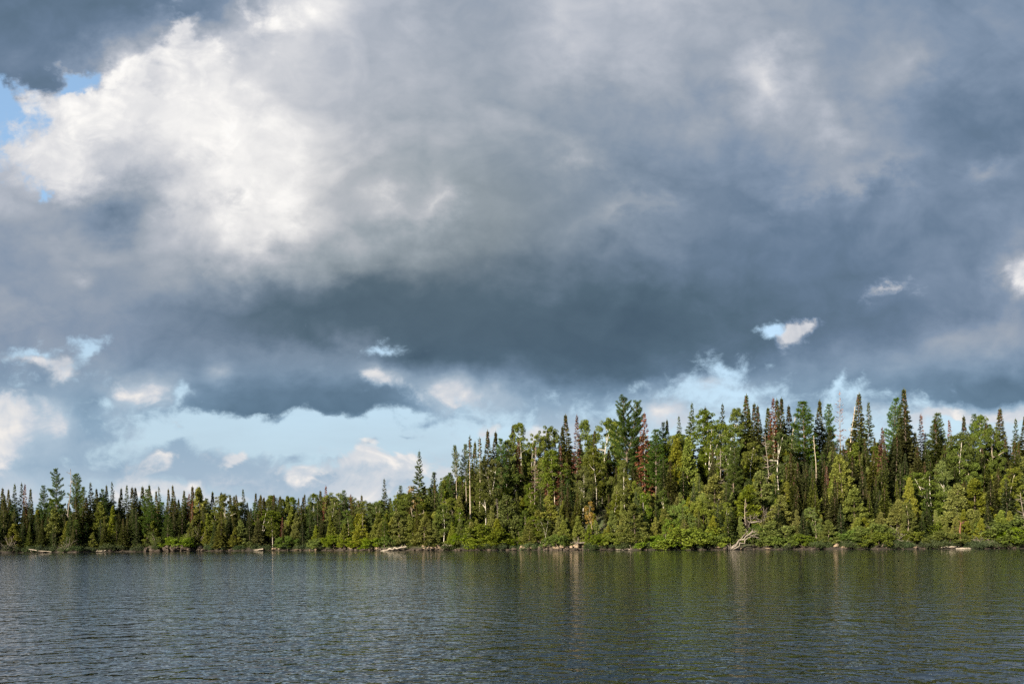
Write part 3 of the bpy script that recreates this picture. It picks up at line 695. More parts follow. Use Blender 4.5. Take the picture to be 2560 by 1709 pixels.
def by_top(kind, sx, sy, t, wpx=None, **kw):
    """stand a tree t metres behind the shore on the line of sight through (sx, sy), tall enough that its tip is there"""
    u, v = ray(sx, sy)
    for _ in range(3): y = float(shore_y(u)) + t
    ztop = CAM_H + v * y; h = ztop - float(ground(u, t))
    H, parts = PROTO[kind][kw.get('var', 0) % len(PROTO[kind]) if kw.get('var') is not None else 0]
    wide = kw.pop('wide', None)
    if wide is None: wide = 1.0 if wpx is None else float(np.clip((wpx / FPX * y) / (0.30 * h), (1.3 if sx < 830 else 1.15) if kind == 'fir' else .95 if kind == 'redfir' else .8, 1.8))
    return place(kind, u, t, max(2.0, h), sx=sx, wide=wide, **kw)

# ================================================================== the trees one can tell apart: (kind, sx of tip, sy of tip, metres behind the shore, width px, variant, label)
F, SP, CE, BI, AS, PI, RF = 'fir', 'spruce', 'cedar', 'birch', 'aspen', 'pine', 'redfir'
NOTED = [
 # far shore, left to right
 (F,4,1220,14,None,0,0),(F,19,1224,16,None,1,0),(SP,36,1210,14,30,0,0),(SP,55,1207,15,28,1,0),(RF,64,1211,13,14,2,'thin brown dead fir on the far skyline left of the ragged pines'),(F,79,1222,16,None,2,0),
 (PI,108,1212,13,40,0,0),('ragpine',143,1168,10,44,0,'tallest ragged white pine rising above the far shore woods'),('ragpine',190,1180,11,50,1,'ragged white pine with boughs swept right, far shore skyline'),
 ('snag',167,1172,9,26,0,'bare grey spar standing between the two ragged pines'),(PI,207,1216,9,40,1,0),(SP,228,1206,14,26,2,0),(F,243,1222,14,None,0,0),(PI,262,1222,12,34,2,0),
 (F,271,1214,16,None,1,0),(SP,283,1205,15,24,1,0),(F,299,1220,16,None,3,0),(SP,313,1213,15,18,0,0),(F,332,1218,14,18,1,0),(F,344,1219,16,None,0,0),(F,357,1216,17,18,3,0),(PI,367,1222,8,46,0,'broad light green pine breaking the far skyline'),
 (F,377,1213,17,None,4,0),(F,391,1228,15,None,1,0),(SP,399,1217,16,16,1,0),(F,423,1222,15,None,3,0),(F,440,1214,15,None,1,0),(F,459,1226,14,None,0,0),(RF,473,1234,13,16,0,0),(F,487,1216,16,14,3,0),
 (CE,503,1221,12,38,1,'round-topped light green cedar on the far skyline'),(F,531,1229,16,12,3,0),(F,552,1231,16,12,1,0),(BI,560,1237,9,40,2,0),(F,575,1237,14,None,4,0),(F,591,1237,15,None,0,0),(SP,612,1223,13,30,0,0),(F,636,1233,14,None,4,0),
 (F,656,1245,15,None,0,0),(F,663,1243,16,None,1,0),(F,682,1237,13,26,4,0),(F,692,1246,15,None,2,0),(F,700,1240,15,14,3,0),(CE,722,1241,12,26,0,0),(F,746,1245,14,None,1,0),(F,759,1236,13,None,4,0),
 (BI,787,1234,14,36,0,0),(F,802,1226,13,22,0,0),(RF,812,1215,12,13,0,'red-topped dead fir spire above the cove on the far skyline'),(BI,834,1232,14,34,4,0),(PI,859,1224,15,40,0,0),(RF,879,1236,14,18,1,0),(F,898,1250,14,10,3,0),(F,907,1238,14,16,4,0),
 (RF,703,1293,3.5,16,0,'rust red dead fir standing at the far waterline'),('greyfir',680,1296,3,24,0,'pale grey-green dead fir beside the rust red one'),(CE,830,1290,3,24,2,0),(CE,249,1256,7,34,1,0),(CE,283,1266,6,18,2,0),
 (SP,328,1272,3,34,0,0),(CE,137,1274,4,40,1,0),(PI,419,1290,3,36,2,0),(CE,232,1330,1.5,18,0,0),(CE,165,1303,3,20,2,0),(CE,600,1300,3,26,1,0),(CE,588,1318,2,22,0,0),(BI,655,1276,5,60,2,0),(CE,740,1280,4,26,0,0),(SP,757,1305,2.5,24,0,0),
 ('sapling',385,1330,1.5,20,0,0),('sapling',470,1330,1.5,20,1,0),(CE,30,1310,2.5,50,3,0),(RF,478,1252,9,12,2,0),
 # the low point
 (SP,963,1197,9,36,0,'airy spruce on the low point, shorter of its two spires'),(SP,1047,1129,12,46,2,'tall airy spruce towering over the low point'),(PI,1003,1213,13,26,0,0),(PI,1084,1179,15,30,1,0),(PI,1104,1205,14,24,0,0),
 ('yellow',1030,1216,11,12,0,'yellowing sapling top against the airy spruce'),(BI,930,1262,10,40,0,0),(AS,1030,1235,8,50,1,0),(AS,985,1250,7,44,0,0),(CE,895,1285,5,36,1,0),(AS,870,1275,4,36,2,0),(CE,1000,1280,3,40,1,0),(CE,1062,1290,2,46,3,0),
 (F,1082,1200,8,40,1,0),(CE,945,1282,4,40,0,0),
 # the bare trunks at the corner of the hill
 ('tallpine',1140,1110,18,44,0,'ragged dark pine at the corner of the hill'),('tallpine',1165,1108,20,40,1,'dark bushy-topped pine behind the tall bare trunk'),('polefir',1174,1090,9,None,0,'slim fir with tall bare pale trunk at the hill corner'),
 ('polefir',1197,1095,18,None,1,'slim fir with bare trunk, second of the hill corner pair'),(F,1221,1078,26,30,3,0),(F,1236,1080,28,26,1,0),(F,1183,1105,22,None,3,0),(PI,1116,1180,15,44,1,0),(BI,1224,1150,16,46,4,0),(PI,1250,1095,22,40,2,0),
 (BI,1215,1205,8,52,1,0),
 # hilltop, left to right
 (F,1281,1065,34,30,1,0),(BI,1302,1058,32,56,0,0),(BI,1262,1100,24,44,5,0),(AS,1354,1065,34,34,1,0),(BI,1330,1085,30,40,2,0),(F,1375,1074,38,30,4,0),(F,1386,1083,38,None,3,0),(F,1405,1067,38,24,1,0),(F,1417,1037,38,34,4,'tall dark fir spire on the hilltop left of the red-topped one'),
 (RF,1442,1037,32,44,2,'red-topped dying fir on the hilltop left of the twin-topped pine'),(BI,1459,1050,42,46,3,0),(BI,1508,1044,38,66,2,0),(BI,1535,1055,38,40,0,0),(F,1480,1075,30,34,1,0),('twinpine',1563,989,31,None,0,'great twin-topped white pine, tallest crown of the hill'),
 (RF,1610,1034,27,72,1,'rusty brown dead fir right beside the twin-topped pine'),(PI,1640,1072,26,70,2,0),(PI,1655,1055,40,40,0,0),(F,1669,1050,42,None,3,0),(SP,1700,1040,44,30,0,0),(SP,1726,1008,40,46,2,'dark shaggy spruce on the hilltop, first right of the twin-topped pine'),
 (BI,1757,1027,38,52,4,0),(F,1772,1019,42,26,1,0),(SP,1802,1010,40,42,0,0),(BI,1830,1020,40,48,1,0),(F,1861,989,40,34,0,'tall dark fir spire on the hilltop midway to the red spire'),(F,1876,1019,42,20,3,0),(F,1887,1010,38,28,4,0),(F,1894,1015,37,28,1,0),
 (F,1918,1020,40,26,0,0),(RF,1932,996,34,44,0,'bright red dead fir spire on the hilltop'),(F,1944,998,42,18,3,0),(F,1952,996,41,22,1,0),(F,1972,1016,42,22,4,0),(PI,2010,1000,36,88,2,'broad green dome-topped tree on the hilltop right of the red spire'),  # the dome is a cedar-like tree built from the pine prototype
 (F,2047,1002,42,26,1,0),(PI,2070,1010,44,50,0,0),('tamarack',2102,984,43,26,0,'pinkish dead tamarack rising bare above the hilltop'),('pole',2127,1016,40,None,0,'white bare pole standing on the hilltop'),(F,2144,984,40,34,0,'dark fir spire beside the white bare pole'),(SP,2171,1006,40,50,0,0),
 (PI,2230,994,42,62,2,'broad blue-green pine on the hilltop left of the tallest spire'),(F,2258,973,36,60,4,'tallest fir spire of the hill'),(F,2269,1016,34,50,1,0),(RF,2299,1037,44,14,0,'small purplish dead spire right of the tallest spire'),(PI,2337,1033,40,60,2,0),
 (F,2342,1045,36,30,1,0),(RF,2376,1051,42,16,2,0),(F,2411,1041,40,24,3,0),(PI,2432,1033,42,40,0,0),(BI,2446,1041,40,40,4,0),(F,2460,1055,36,22,1,0),(F,2499,1020,38,32,0,'lone dark spire near the end of the hilltop'),(SP,2539,1047,40,36,0,0),(F,2558,1041,40,26,1,0),(AS,2480,1070,34,40,1,0),
 # on the slope
 (RF,1400,1115,22,40,0,'dark red dead fir halfway up, left of the twin-topped pine'),(RF,1370,1150,20,26,2,'rust red dead clump below the dark red fir'),(RF,1294,1105,26,14,1,0),('greyfir',1335,1120,22,22,0,0),(BI,1455,1165,14,44,1,'leaning white birch on the slope left of the twin-topped pine'),
 (BI,1490,1120,24,50,0,0),(AS,1385,1125,22,56,0,0),(BI,1561,1150,14,40,3,'slender white birch low on the slope below the twin-topped pine'),(CE,1690,1098,24,50,0,0),(CE,1716,1095,24,56,2,0),(PI,1833,1105,20,56,2,'fresh green young pine halfway up the hill'),
 ('snag',1795,1120,22,24,1,'leaning brown dead cedar halfway up the hill'),(BI,1770,1060,30,60,2,'forked white birch high on the hill'),(BI,1815,1065,30,50,4,'birch with bright leaning trunk high on the hill'),('snag',1920,1082,24,40,3,'grey bare dead fir with fine twigs halfway up the hill'),
 (BI,1876,1105,24,50,5,0),('pole',1942,1040,34,None,1,'broken white birch trunk just below the red spire'),('pole',1980,1040,36,None,0,'broken pale trunk right of the red spire'),('pole',2038,1088,30,None,1,'pale broken trunk amid the dark firs'),(BI,1945,1080,26,70,2,0),
 (CE,1905,1180,14,56,1,0),(SP,1866,1206,10,26,0,0),(CE,1790,1190,12,70,1,0),(F,1997,1155,16,30,0,0),(F,2012,1165,17,40,1,0),(F,2030,1180,15,40,4,0),(F,1975,1130,20,40,1,0),('pole',1865,1247,4,None,0,'grey pole snag above the fallen log'),
 (CE,2108,1140,14,60,3,'pale straggly cedar amid dark firs'),(F,2160,1165,12,56,1,0),(F,2205,1140,16,40,0,0),(F,2078,1110,24,34,0,0),(F,2168,1095,28,40,4,0),(F,2238,1085,28,40,4,0),(F,2215,1125,20,34,3,0),(F,2294,1115,24,46,0,0),(F,2365,1110,26,40,1,0),
 (RF,2205,1068,30,16,1,0),(RF,2065,1165,18,14,0,0),(BI,2404,1085,22,70,4,'birch with bright forked white trunk on the slope'),(BI,2360,1150,14,34,1,0),(BI,2333,1178,10,70,2,'low spreading birch with white fork on the lower slope'),(CE,2385,1212,6,60,3,0),
 (AS,2425,1110,22,50,1,0),(F,2492,1170,13,60,0,0),(CE,2442,1200,8,66,1,0),(CE,2272,1195,8,36,0,0),(CE,2140,1222,6,60,1,0),(CE,2240,1250,4,50,3,0),(F,2085,1230,5,60,0,0),(CE,2070,1300,1.5,44,1,0),(F,2535,1100,20,60,1,0),(AS,2520,1170,10,60,2,0),
 (CE,1865,1215,8,60,1,0),(CE,1935,1240,5,80,4,'big spreading yellow-green cedar above the fallen log'),(F,1992,1240,6,50,0,0),(CE,1590,1260,2.5,70,1,'broad yellowish cedar at the waterline below the twin-topped pine'),(CE,1660,1272,5,40,0,0),('yellow',1478,1255,6,22,0,'yellowing sapling on the lower slope'),
 (CE,1445,1290,2,30,2,0),(CE,1345,1275,4,36,0,0),(AS,1350,1290,3,34,1,0),(CE,1270,1240,6,60,3,'grey-green straggly cedar above the shore bushes'),(CE,1320,1300,2,40,3,0),(CE,1410,1300,2.5,44,0,0),(CE,1375,1240,8,44,1,0),
]
for kind, sx, sy, tt, wpx, var, lab in NOTED:
    by_top(kind, sx, sy, tt, wpx, var=var, label=lab or None, rot=(0.0 if kind in ('twinpine', 'ragpine') else None))

# ---------------------------------------------------------------- the rest of the woods, kept under the outline of the canopy
ENV = [(-100,1220),(0,1220),(100,1214),(150,1204),(205,1206),(240,1218),(400,1222),(600,1233),(750,1243),(860,1240),(920,1262),(960,1250),(1040,1222),(1100,1215),(1130,1148),(1170,1118),(1250,1098),(1300,1070),
       (1400,1080),(1490,1070),(1540,1090),(1640,1090),(1720,1046),(1850,1026),(2000,1018),(2100,1022),(2250,1022),(2300,1042),(2400,1050),(2560,1056),(2700,1070)]
EX = [p[0] for p in ENV]; EY = [p[1] for p in ENV]
def mixfor(sx, t):
    if sx < 450: return [(F,.36),(SP,.26),('fir_plain',.12),(PI,.10),(CE,.12),(BI,.04)]
    if sx < 830: return [(F,.34),(CE,.22),('fir_plain',.10),(SP,.14),(PI,.08),(BI,.12)]
    if sx < 1120: return [(AS,.22),(CE,.42),(BI,.08),(F,.12),(PI,.08),(SP,.08)]
    if sx < 1680: return [(BI,.12),(CE,.44),(AS,.10),(F,.18),(SP,.12),(PI,.04)] if t > 6 else [(CE,.75),(AS,.15),(BI,.10)]
    if sx < 1980: return [(CE,.46),(BI,.09),(F,.22),(SP,.18),(PI,.05)]
    return [(F,.38),('fir_plain',.08),(CE,.22),(BI,.04),(SP,.28)] if t > 5 else [(CE,.65),(SP,.25),(AS,.10)]
def far_enough(x, y, d):
    if not XY: return True
    A = np.array(XY); return np.min((A[:, 0] - x) ** 2 + (A[:, 1] - y) ** 2) > d * d
tries = 0; made = 0
while tries < 26000 and made < 860:
    tries += 1
    sx = rng.uniform(-60, 2620) if tries % 6 else rng.uniform(-60, 1150); right = sstep(950, 1200, sx)
    tt = rng.uniform(1.5, 26 + 20 * float(right)) if rng.uniform() > .2 else rng.uniform(1.2, 7)
    u = ray(sx, 1300)[0]; p = spot(u, tt)
    kinds = mixfor(sx, tt); k = kinds[int(np.searchsorted(np.cumsum([w for _, w in kinds]), rng.uniform(0, .999)))][0]
    d = 1.75 if tt > 6 else 1.6
    if not far_enough(p[0], p[1], d): continue
    h = {F: rng.uniform(7, 13), 'fir_plain': rng.uniform(5, 10), SP: rng.uniform(8, 12), CE: rng.uniform(5, 9.5), BI: rng.uniform(8, 12.5), AS: rng.uniform(8, 12), PI: rng.uniform(7, 12)}[k]
    if tt < 6: h *= .72
    if sx < 830: h *= .9
    elif sx > 1120 and tt < 34: h *= .74
    env = np.interp(sx, EX, EY); top = (p[2] + h - CAM_H) / p[1]; lim = (HOR + ROLL * (sx - 1280) - env) / FPX
    if top > lim: h2 = lim * p[1] + CAM_H - p[2]
    else: h2 = h
    if h2 < .55 * h: continue
    place(k, u, tt, h2, sx=sx, wide=float(rng.uniform(.95, 1.45))); made += 1

# shrubs and low bushes along the shore
for sx, sy, tt, wpx in [(905,1345,1.6,40),(935,1350,1.2,36),(865,1352,1.2,30),(970,1335,2.5,40),(1150,1330,2.0,60),(1180,1318,3.0,60),(1215,1310,3.0,70),(1195,1345,1.0,50),(1245,1330,2.0,50),(1135,1352,1.0,40),(1290,1345,1.2,40),(1395,1340,1.5,44),
                         (1500,1335,1.5,50),(1545,1330,2.0,60),(1680,1290,2.5,80),(1720,1280,3.0,90),(1650,1335,1.0,60),(1740,1315,1.0,60),(1705,1250,7,70),(1760,1240,8,70),(1795,1335,2,50),(1770,1345,1,40),(1905,1310,2.6,50),(1945,1300,2.0,70),(1960,1335,1.0,60),
                         (1920,1345,1.0,50),(2010,1345,1.0,40),(2180,1310,2.5,60),(2200,1340,1.2,50),(2275,1320,2.5,60),(2330,1300,5,60),(2310,1310,4,50),(2370,1335,1.5,50),(2480,1300,3.0,70),(2520,1290,3.5,80),(2550,1310,2.0,60),(2540,1340,1.0,50),(2130,1320,2.5,50),
                         (450,1340,1.5,26),(720,1340,1.5,26),(790,1345,1.0,30),(840,1335,1.5,26)]:
    u_, v_ = ray(sx, sy); hh = CAM_H + v_ * (float(shore_y(u_)) + tt) - float(ground(u_, tt))
    by_top('bigshrub' if hh > 4.2 else 'alder', sx, sy, tt, None if hh > 4.2 else wpx, var=int(rng.integers(4)))
for sx, wpx in [(1130,40),(1175,46),(1215,50),(1255,40),(1290,34),(1330,36),(1480,40),(1525,44),(1560,50),(1620,40),(1690,40),(1745,46),(1790,36),(1960,40),(2035,46),(2060,40),(2120,52),(2165,46),(2235,56),(2270,40),(2315,50),(2350,56),(2440,56),(2470,50),(2530,40),(2390,30),
                (925,30),(830,26),(780,26),(345,28),(300,26),(225,30),(530,26),(600,26),(130,28),(30,30),(75,30),(105,26),(160,28),(190,30),(265,30),(385,24),(520,26),(560,28),(640,24),(665,26),(715,28),(745,28),(760,26),(805,26)]:
    u = ray(sx, 1350)[0]; y = float(shore_y(u)) + .5
    place('gale', u, .5 + rng.uniform(-.1, .5), rng.uniform(.7, 1.15), sx=sx, wide=float(np.clip(wpx / FPX * y / 3.0, .6, 1.5)))

# ---------------------------------------------------------------- undergrowth: nobody could count it
g = Geo(); n = 5200
sxs = rng.uniform(-80, 2640, n); tts = rng.uniform(0, 1, n) ** 1.4 * (16 + 34 * sstep(950, 1200, sxs)) + 1.2
cen, rad = [], []
for sx, tt in zip(sxs, tts):
    u = (sx - 1280) / FPX; p = spot(u, tt); cen.append(p + (0, 0, rng.uniform(.1, .9))); rad.append(rng.uniform(.35, .8))
clumps(g, cen, rad, 22, .26, .17, 0, .8)
ug = bpy.data.objects.new('undergrowth', g.mesh('undergrowth', M['under'])); C.objects.link(ug)
ug['kind'] = 'stuff'; ug['label'] = 'low leafy undergrowth covering the forest floor'; ug['category'] = 'undergrowth'

# ================================================================== shore rocks
def single(name, me, loc, scale, rot, label, cat, group=None):
    ob = bpy.data.objects.new(name, me); C.objects.link(ob); ob.location = loc; ob.scale = scale; ob.rotation_euler = rot
    ob['label'] = label; ob['category'] = cat
    if group: ob['group'] = group
    return ob
ROCKS = [boulder(3, .3, .75, 7) for _ in range(6)]
for me in ROCKS: me.materials.append(M['granite'])
ROCKD = [r.copy() for r in ROCKS]
for me in ROCKD: me.materials.clear(); me.materials.append(M['wet'])
rocks = []
def rock(sx, tt, w, h, dark, lift=0.0):
    u = ray(sx, 1350)[0]; p = spot(u, tt); k = int(rng.integers(6))
    ob = single('shore_rock', (ROCKD if dark else ROCKS)[k], (p[0], p[1], max(p[2], -.05) + h * .18 + lift), (w * .5, w * .5 * rng.uniform(.7, 1.1), h * .62), (rng.uniform(-.15, .15), rng.uniform(-.15, .15), rng.uniform(0, 6.28)), '', 'rock', 'rocks along the shore')
    rocks.append((sx, dark, ob, w))
def bank(s0, s1, step, rows):
    sx = s0
    while sx < s1:
        for tt, w, h, dark in rows: rock(sx + rng.uniform(-.5, .5) * step, tt + rng.uniform(-.25, .25), w * rng.uniform(.65, 1.4), h * rng.uniform(.65, 1.35), dark)
        sx += step * rng.uniform(.75, 1.3)
bank(822, 945, 11, [(.1, 1.1, .7, True), (1.0, 1.0, .8, False)])
bank(945, 1060, 14, [(.1, 1.1, .6, True)])
bank(1062, 1122, 7, [(.15, .9, .7, True), (.9, .7, .7, False), (1.7, .7, .8, False)])
bank(1122, 1290, 15, [(.1, 1.0, .55, True)])
bank(1290, 1345, 10, [(.15, .9, .7, True), (.9, .8, .8, False)])
bank(1352, 1445, 8, [(.1, 1.0, .7, True), (.8, .9, .95, False)])
bank(1450, 1510, 10, [(.15, .9, .6, True), (1.6, .9, .9, False)])
bank(1520, 2560, 26, [(.05, .7, .35, True)])
bank(362, 440, 11, [(.1, 1.5, 1.2, True), (1.2, 1.6, 1.6, True)])
bank(440, 510, 12, [(.1, 1.5, 1.1, True), (1.3, 1.6, 1.3, True)])
bank(0, 360, 26, [(.1, .9, .45, True)])
bank(510, 820, 24, [(.1, .9, .45, True)])
for sx, tt, w, h in [(688, .4, 1.6, .9), (700, .8, 1.2, .9), (790, .3, .8, .8), (775, .3, .6, .7), (745, .3, 1.4, .4), (2327, 1.2, 2.0, 1.7), (2132, 1.2, 1.9, 1.0), (1795, .8, 1.6, 1.1), (1780, .7, 1.0, .8), (2240, 1.3, 1.2, .8), (1600, .4, 1.2, .5), (2090, .9, 1.0, .9), (2475, 1.6, 1.2, .8), (2150, .8, 1.1, .9), (2110, .6, .9, .6), (2285, .5, .8, .5), (2345, .9, 1.0, .8), (2300, 1.5, 1.2, .9), (1815, .4, .9, .6), (1850, .3, .8, .5), (1920, .3, .8, .4), (2500, .8, 1.0, .7), (2455, .9, .9, .7)]:
    rock(sx, tt, w, h, False)

# ---------------------------------------------------------------- driftwood and fallen trees
def dead_mesh(paths, mat, sides=7):
    g = Geo()
    for pts, r in paths: g.tube(pts, r, sides)
    return g
def wood(name, base_sx, tt, paths, mat, label, cat, parts=(), z=0.0):
    u = ray(base_sx, 1350)[0]; p = spot(u, tt); p[2] = max(p[2], 0.0) + z
    root = bpy.data.objects.new(name, None); C.objects.link(root); root.location = p; root['label'] = label; root['category'] = cat
    ob = bpy.data.objects.new('trunk', dead_mesh(paths, mat).mesh(name, M[mat], True)); C.objects.link(ob); ob.parent = root
    for nm, pp in parts:
        if pp:
            q = bpy.data.objects.new(nm, dead_mesh(pp, mat, 5).mesh(name + '_' + nm, M[mat])); C.objects.link(q); q.parent = root
    return root
def wig(a, b, n=8, k=.06, sag=0.0):
    q = np.linspace(0, 1, n)[:, None]; a, b = np.array(a, float), np.array(b, float)
    return a + (b - a) * q + rng.normal(0, k, (n, 3)) * np.sin(q * math.pi) - np.array([0, 0, sag]) * np.sin(q * math.pi)
def spread(c, n, L, d0, var=.7, r=.05):
    out = []
    for _ in range(n):
        d = unit(np.array(d0, float) + rng.normal(0, var, 3)); l = L * rng.uniform(.5, 1.2); p = wig(c, np.array(c) + d * l, 5, .07 * l)
        out.append((p, np.linspace(r, r * .25, 5)))
        for _ in range(2):
            e = p[rng.integers(2, 4)]; dd = unit(d + rng.normal(0, .7, 3)) * l * .5; out.append((wig(e, e + dd, 4, .03), np.linspace(r * .5, r * .15, 4)))
    return out
wood('drift_log', 985, -.6, [(wig((-2.5, -.2, -.05), (2.2, .6, .75), 12, .12), np.concatenate([np.linspace(.10, .17, 6), np.linspace(.17, .12, 6)]))], 'bleach', 'curved pale drift log slanting into the water off the low point', 'log', [('branch', spread((1.5, .4, .6), 3, .8, (0, 0, 1), .8, .04))])
wood('drift_log', 2424, -.5, [(wig((-1.9, 0, .08), (1.9, .1, .12), 10, .04), np.linspace(.10, .14, 10))], 'bleach', 'long white drift log floating at the waterline by the red-brown trunk', 'log')
wood('drift_log', 2370, -.2, [(wig((-.9, .2, .2), (1.5, -.1, .35), 8, .06), np.linspace(.06, .10, 8))], 'bleach', 'thin grey drift stick lying against the shore bushes', 'log')
wood('drift_log', 100, -.4, [(wig((-2.3, 0, .75), (2.3, .1, .15), 10, .06), np.linspace(.09, .05, 10))], 'bleach', 'slim pale log leaning over the water, far left shore', 'log', [('branch', spread((-1.9, 0, .7), 3, .5, (0, 0, -1), .5, .03))])
wood('drift_log', 642, -.3, [(wig((-1.3, 0, .12), (1.3, .1, .35), 8, .05), np.linspace(.10, .16, 8))], 'bleach', 'pale log lying in the shaded cove', 'log')
wood('drift_log', 252, -.2, [(wig((-1.0, 0, .2), (1.0, .1, .35), 8, .07), np.linspace(.10, .14, 8))], 'bleach', 'short twisted pale log at the far waterline', 'log', [('branch', spread((-.6, 0, .3), 3, .5, (-.5, 0, .6), .6, .04))])
wood('drift_log', 1565, -.3, [(wig((-1.6, 0, .1), (1.3, .1, .16), 9, .07), np.linspace(.05, .12, 9))], 'bleach', 'thin bleached log at the foot of the broad yellowish cedar', 'log', [('branch', spread((.8, 0, .15), 3, .6, (0, 0, .6), .8, .03))])
wood('fallen_trunk', 1828, -.25, [(wig((-.3, -.4, .1), (3.3, -.1, 2.9), 10, .16), np.linspace(.17, .09, 10)), (wig((.1, -.4, .1), (3.6, -.2, 2.2), 9, .20), np.linspace(.11, .05, 9)), (wig((-.1, -.2, .1), (2.4, 0, 2.8), 9, .2), np.linspace(.10, .04, 9))], 'dead',
     'thick splintered grey trunk slanting up from the water', 'fallen tree', [('root', spread((-.2, -.3, .25), 9, .9, (-.8, -.2, .3), .8, .06)), ('branch', spread((2.6, -.2, 2.2), 9, 1.5, (.6, 0, .5), .7, .04))])
def deadfall(sx, tt, r, label, name='uprooted_tree', n=12, L=1.6, d=(0, 0, .5), z=.2):
    wood(name, sx, tt, [(wig((-r, -.2, .2), (r, .3, .5), 8, .14), np.linspace(.16, .09, 8))], 'dead', label, 'fallen tree', [('root', spread((-r, -.2, .25), n // 2, L * .6, (-.7, -.3, .5), .8, .05)), ('branch', spread((r * .3, 0, .5), n, L, d, .8, .035))], z)
deadfall(2132, 1.0, 1.5, 'grey tangle of roots on the shore left of the big boulder, larger')
deadfall(2238, 1.3, 1.4, 'grey uprooted stump with bent trunk between the shore bushes', d=(.5, 0, 1), L=2.4)
deadfall(2480, 1.6, 1.9, 'bleached fan of dead branches beside the white drift log', d=(-.2, 0, .7), L=2.2, n=18)
deadfall(1470, 2.0, 2.0, 'pale tangle of fallen branches on the bank below the birches', n=20, L=1.8)
deadfall(1140, 1.0, 1.3, 'forked bleached snag lying on the bank below the bare trunks', d=(-.4, 0, .9), L=2.0, n=8)
deadfall(1250, 1.0, 1.2, 'pale driftwood root on the bank right of the bare trunks', n=8, L=1.0)
deadfall(170, .4, .5, 'fan-shaped bleached root standing at the far waterline', d=(0, 0, 1.2), L=2.6, n=10)
deadfall(485, 2.0, 1.0, 'whitened dead bush leaning over the dark rocks', d=(-.3, 0, 1), L=4.0, n=8)
deadfall(1900, 4.0, 1.6, 'dead grey boughs hanging in the big spreading cedar', d=(.4, -.2, .5), L=2.6, n=14, z=3.0)
deadfall(20, 1.2, 1.2, 'grey dead boughs at the far left waterline', d=(0, 0, 1), L=2.4, n=16)
by_top('snag', 1122, 1245, 8, 40, var=1, label='grey dead tree with drooping bare boughs below the hill corner')
by_top('snag', 905, 1285, 1.6, 14, var=0, label='thin grey dead tree standing on the low point rocks')
by_top('snag', 1245, 1245, 4, 20, var=3, label='grey twiggy dead tree among shore alders')
by_top('snag', 2560, 1230, 4, 40, var=3, label='grey dead twiggy tree at the right edge')
by_top('snag', 1660, 1330, 1.2, 24, var=1, label='small dead bush at the waterline below the rusty fir')
g = Geo(); g.tube(np.array([[0, 0, -.3], [.05, 0, 1.0], [-.05, .05, 2.2], [.1, 0, 3.4]]), [.16, .13, .12, .09], 8)
u = ray(2401, 1350)[0]; p = spot(u, 1.0)
rb = bpy.data.objects.new('broken_trunk', None); C.objects.link(rb); rb.location = p; rb['label'] = 'red-brown standing trunk at the waterline by the white drift log'; rb['category'] = 'dead tree'
q = bpy.data.objects.new('trunk', g.mesh('red_trunk', M['redbark'], True)); C.objects.link(q); q.parent = rb
g2 = dead_mesh(spread((.1, 0, 3.2), 5, .8, (0, 0, .6), .9, .03), 'redbark', 5)
q = bpy.data.objects.new('branch', g2.mesh('red_branch', M['redbark'])); C.objects.link(q); q.parent = rb

# ================================================================== labels that single each thing out
ADJ = {'fir': 'dark green fir', 'fir_plain': 'plain small fir', 'spruce': 'airy green spruce', 'cedar': 'yellow-green cedar', 'birch': 'white-trunked birch', 'aspen': 'pale-trunked aspen', 'pine': 'tufted green pine',
       'tallpine': 'tall dark pine', 'polefir': 'bare-trunked fir', 'redfir': 'reddish dead fir', 'snag': 'bare grey tree', 'pole': 'broken pale trunk', 'greyfir': 'grey dead fir', 'alder': 'bright alder shrub', 'bigshrub': 'tall round alder', 'gale': 'low dark bush',
       'sapling': 'leafy sapling', 'yellow': 'yellowing sapling'}
CAT = {'alder': 'shrub', 'bigshrub': 'shrub', 'gale': 'bush', 'sapling': 'sapling', 'yellow': 'sapling', 'snag': 'dead tree', 'pole': 'dead tree', 'redfir': 'dead tree', 'greyfir': 'dead tree', 'tamarack': 'dead tree'}
GRP = {'alder': 'shrubs along the shore', 'bigshrub': 'shrubs along the shore', 'gale': 'low bushes at the waterline', 'snag': 'bare dead trees', 'pole': 'bare dead trees', 'redfir': 'dead conifers', 'greyfir': 'dead conifers', 'tamarack': 'dead conifers'}
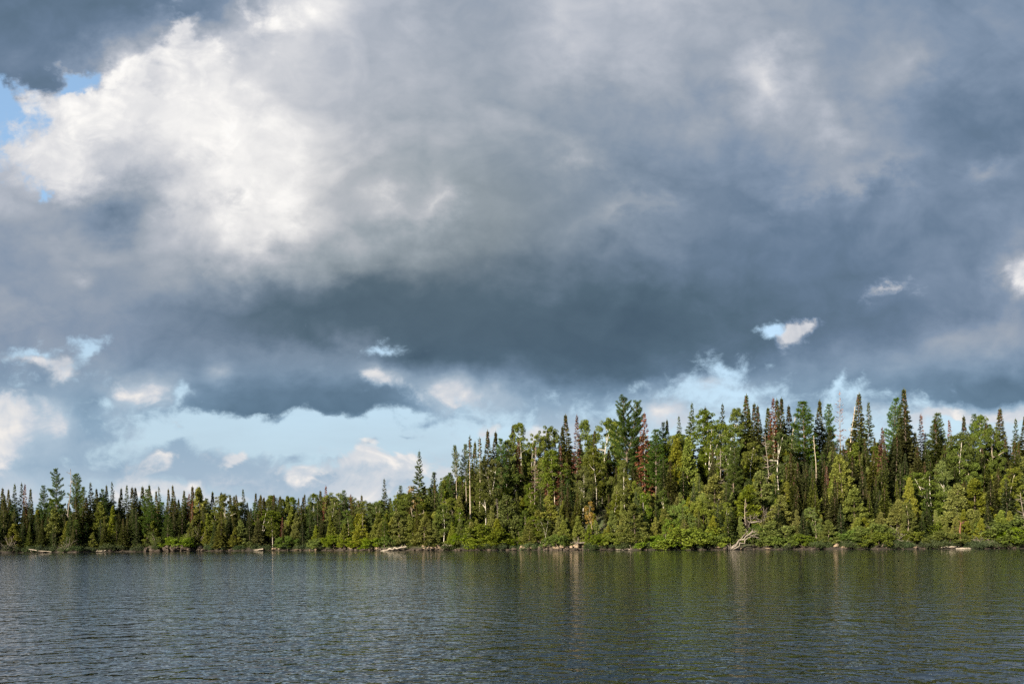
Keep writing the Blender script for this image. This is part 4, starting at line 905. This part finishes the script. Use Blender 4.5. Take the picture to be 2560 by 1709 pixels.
SEC = [(120, 'left of the ragged pines'), (215, 'below the ragged pines'), (520, 'right of the ragged pines'), (830, 'around the shaded cove'), (1112, 'on the low point'), (1260, 'by the tall bare trunks'), (1530, 'left of the twin-topped pine'),
       (1640, 'below the twin-topped pine'), (1950, 'right of the twin-topped pine'), (2200, 'below the pinkish tamarack'), (2335, 'below the tallest spire'), (9999, 'toward the right edge')]
ORD = 'first second third fourth fifth sixth seventh eighth ninth tenth eleventh twelfth thirteenth fourteenth fifteenth sixteenth seventeenth eighteenth nineteenth twentieth'.split()
def sec(sx): return next(s for m_, s in SEC if sx < m_)
def zone(d):
    far = d['sx'] < 830; t = d['t']
    if d['kind'] in ('alder', 'gale'): return 'at the far waterline' if far else 'at the waterline'
    if far: return 'at the far waterline' if t < 4 else 'in the far woods' if t < 11 else 'on the far skyline'
    if d['sx'] < 1112: return 'at the waterline' if t < 4 else 'in front' if t < 9 else 'at the back'
    return 'at the waterline' if t < 4 else 'on the lower slope' if t < 14 else 'halfway up' if t < 29 else 'on the hilltop'
from collections import defaultdict
bag = defaultdict(list)
for d in THINGS:
    d['o']['category'] = CAT.get(d['kind'], 'tree')
    d['o']['group'] = GRP.get(d['kind'], 'trees of the far shore' if d['sx'] < 830 else 'trees of the hill and point')
    if d['label']: d['o']['label'] = d['label']
    else: bag[f"{ADJ[d['kind']]} {zone(d)} {sec(d['sx'])}"].append((d['sx'], d['o']))
for k, lst in bag.items():
    lst.sort(key=lambda q: q[0])
    for n_, (sx, ob) in enumerate(lst):
        ob['label'] = k + (f', {ORD[n_] if n_ < 20 else str(n_ + 1) + "th"} from left' if len(lst) > 1 else '')
bag = defaultdict(list)
for sx, dark, ob, w in rocks: bag[('dark wet' if dark else 'pale orange') + ' shore rock ' + sec(sx)].append((sx, ob))
for k, lst in bag.items():
    lst.sort(key=lambda q: q[0])
    for n_, (sx, ob) in enumerate(lst): ob['label'] = k + (f', {ORD[n_] if n_ < 20 else str(n_ + 1) + "th"} from left' if len(lst) > 1 else '')
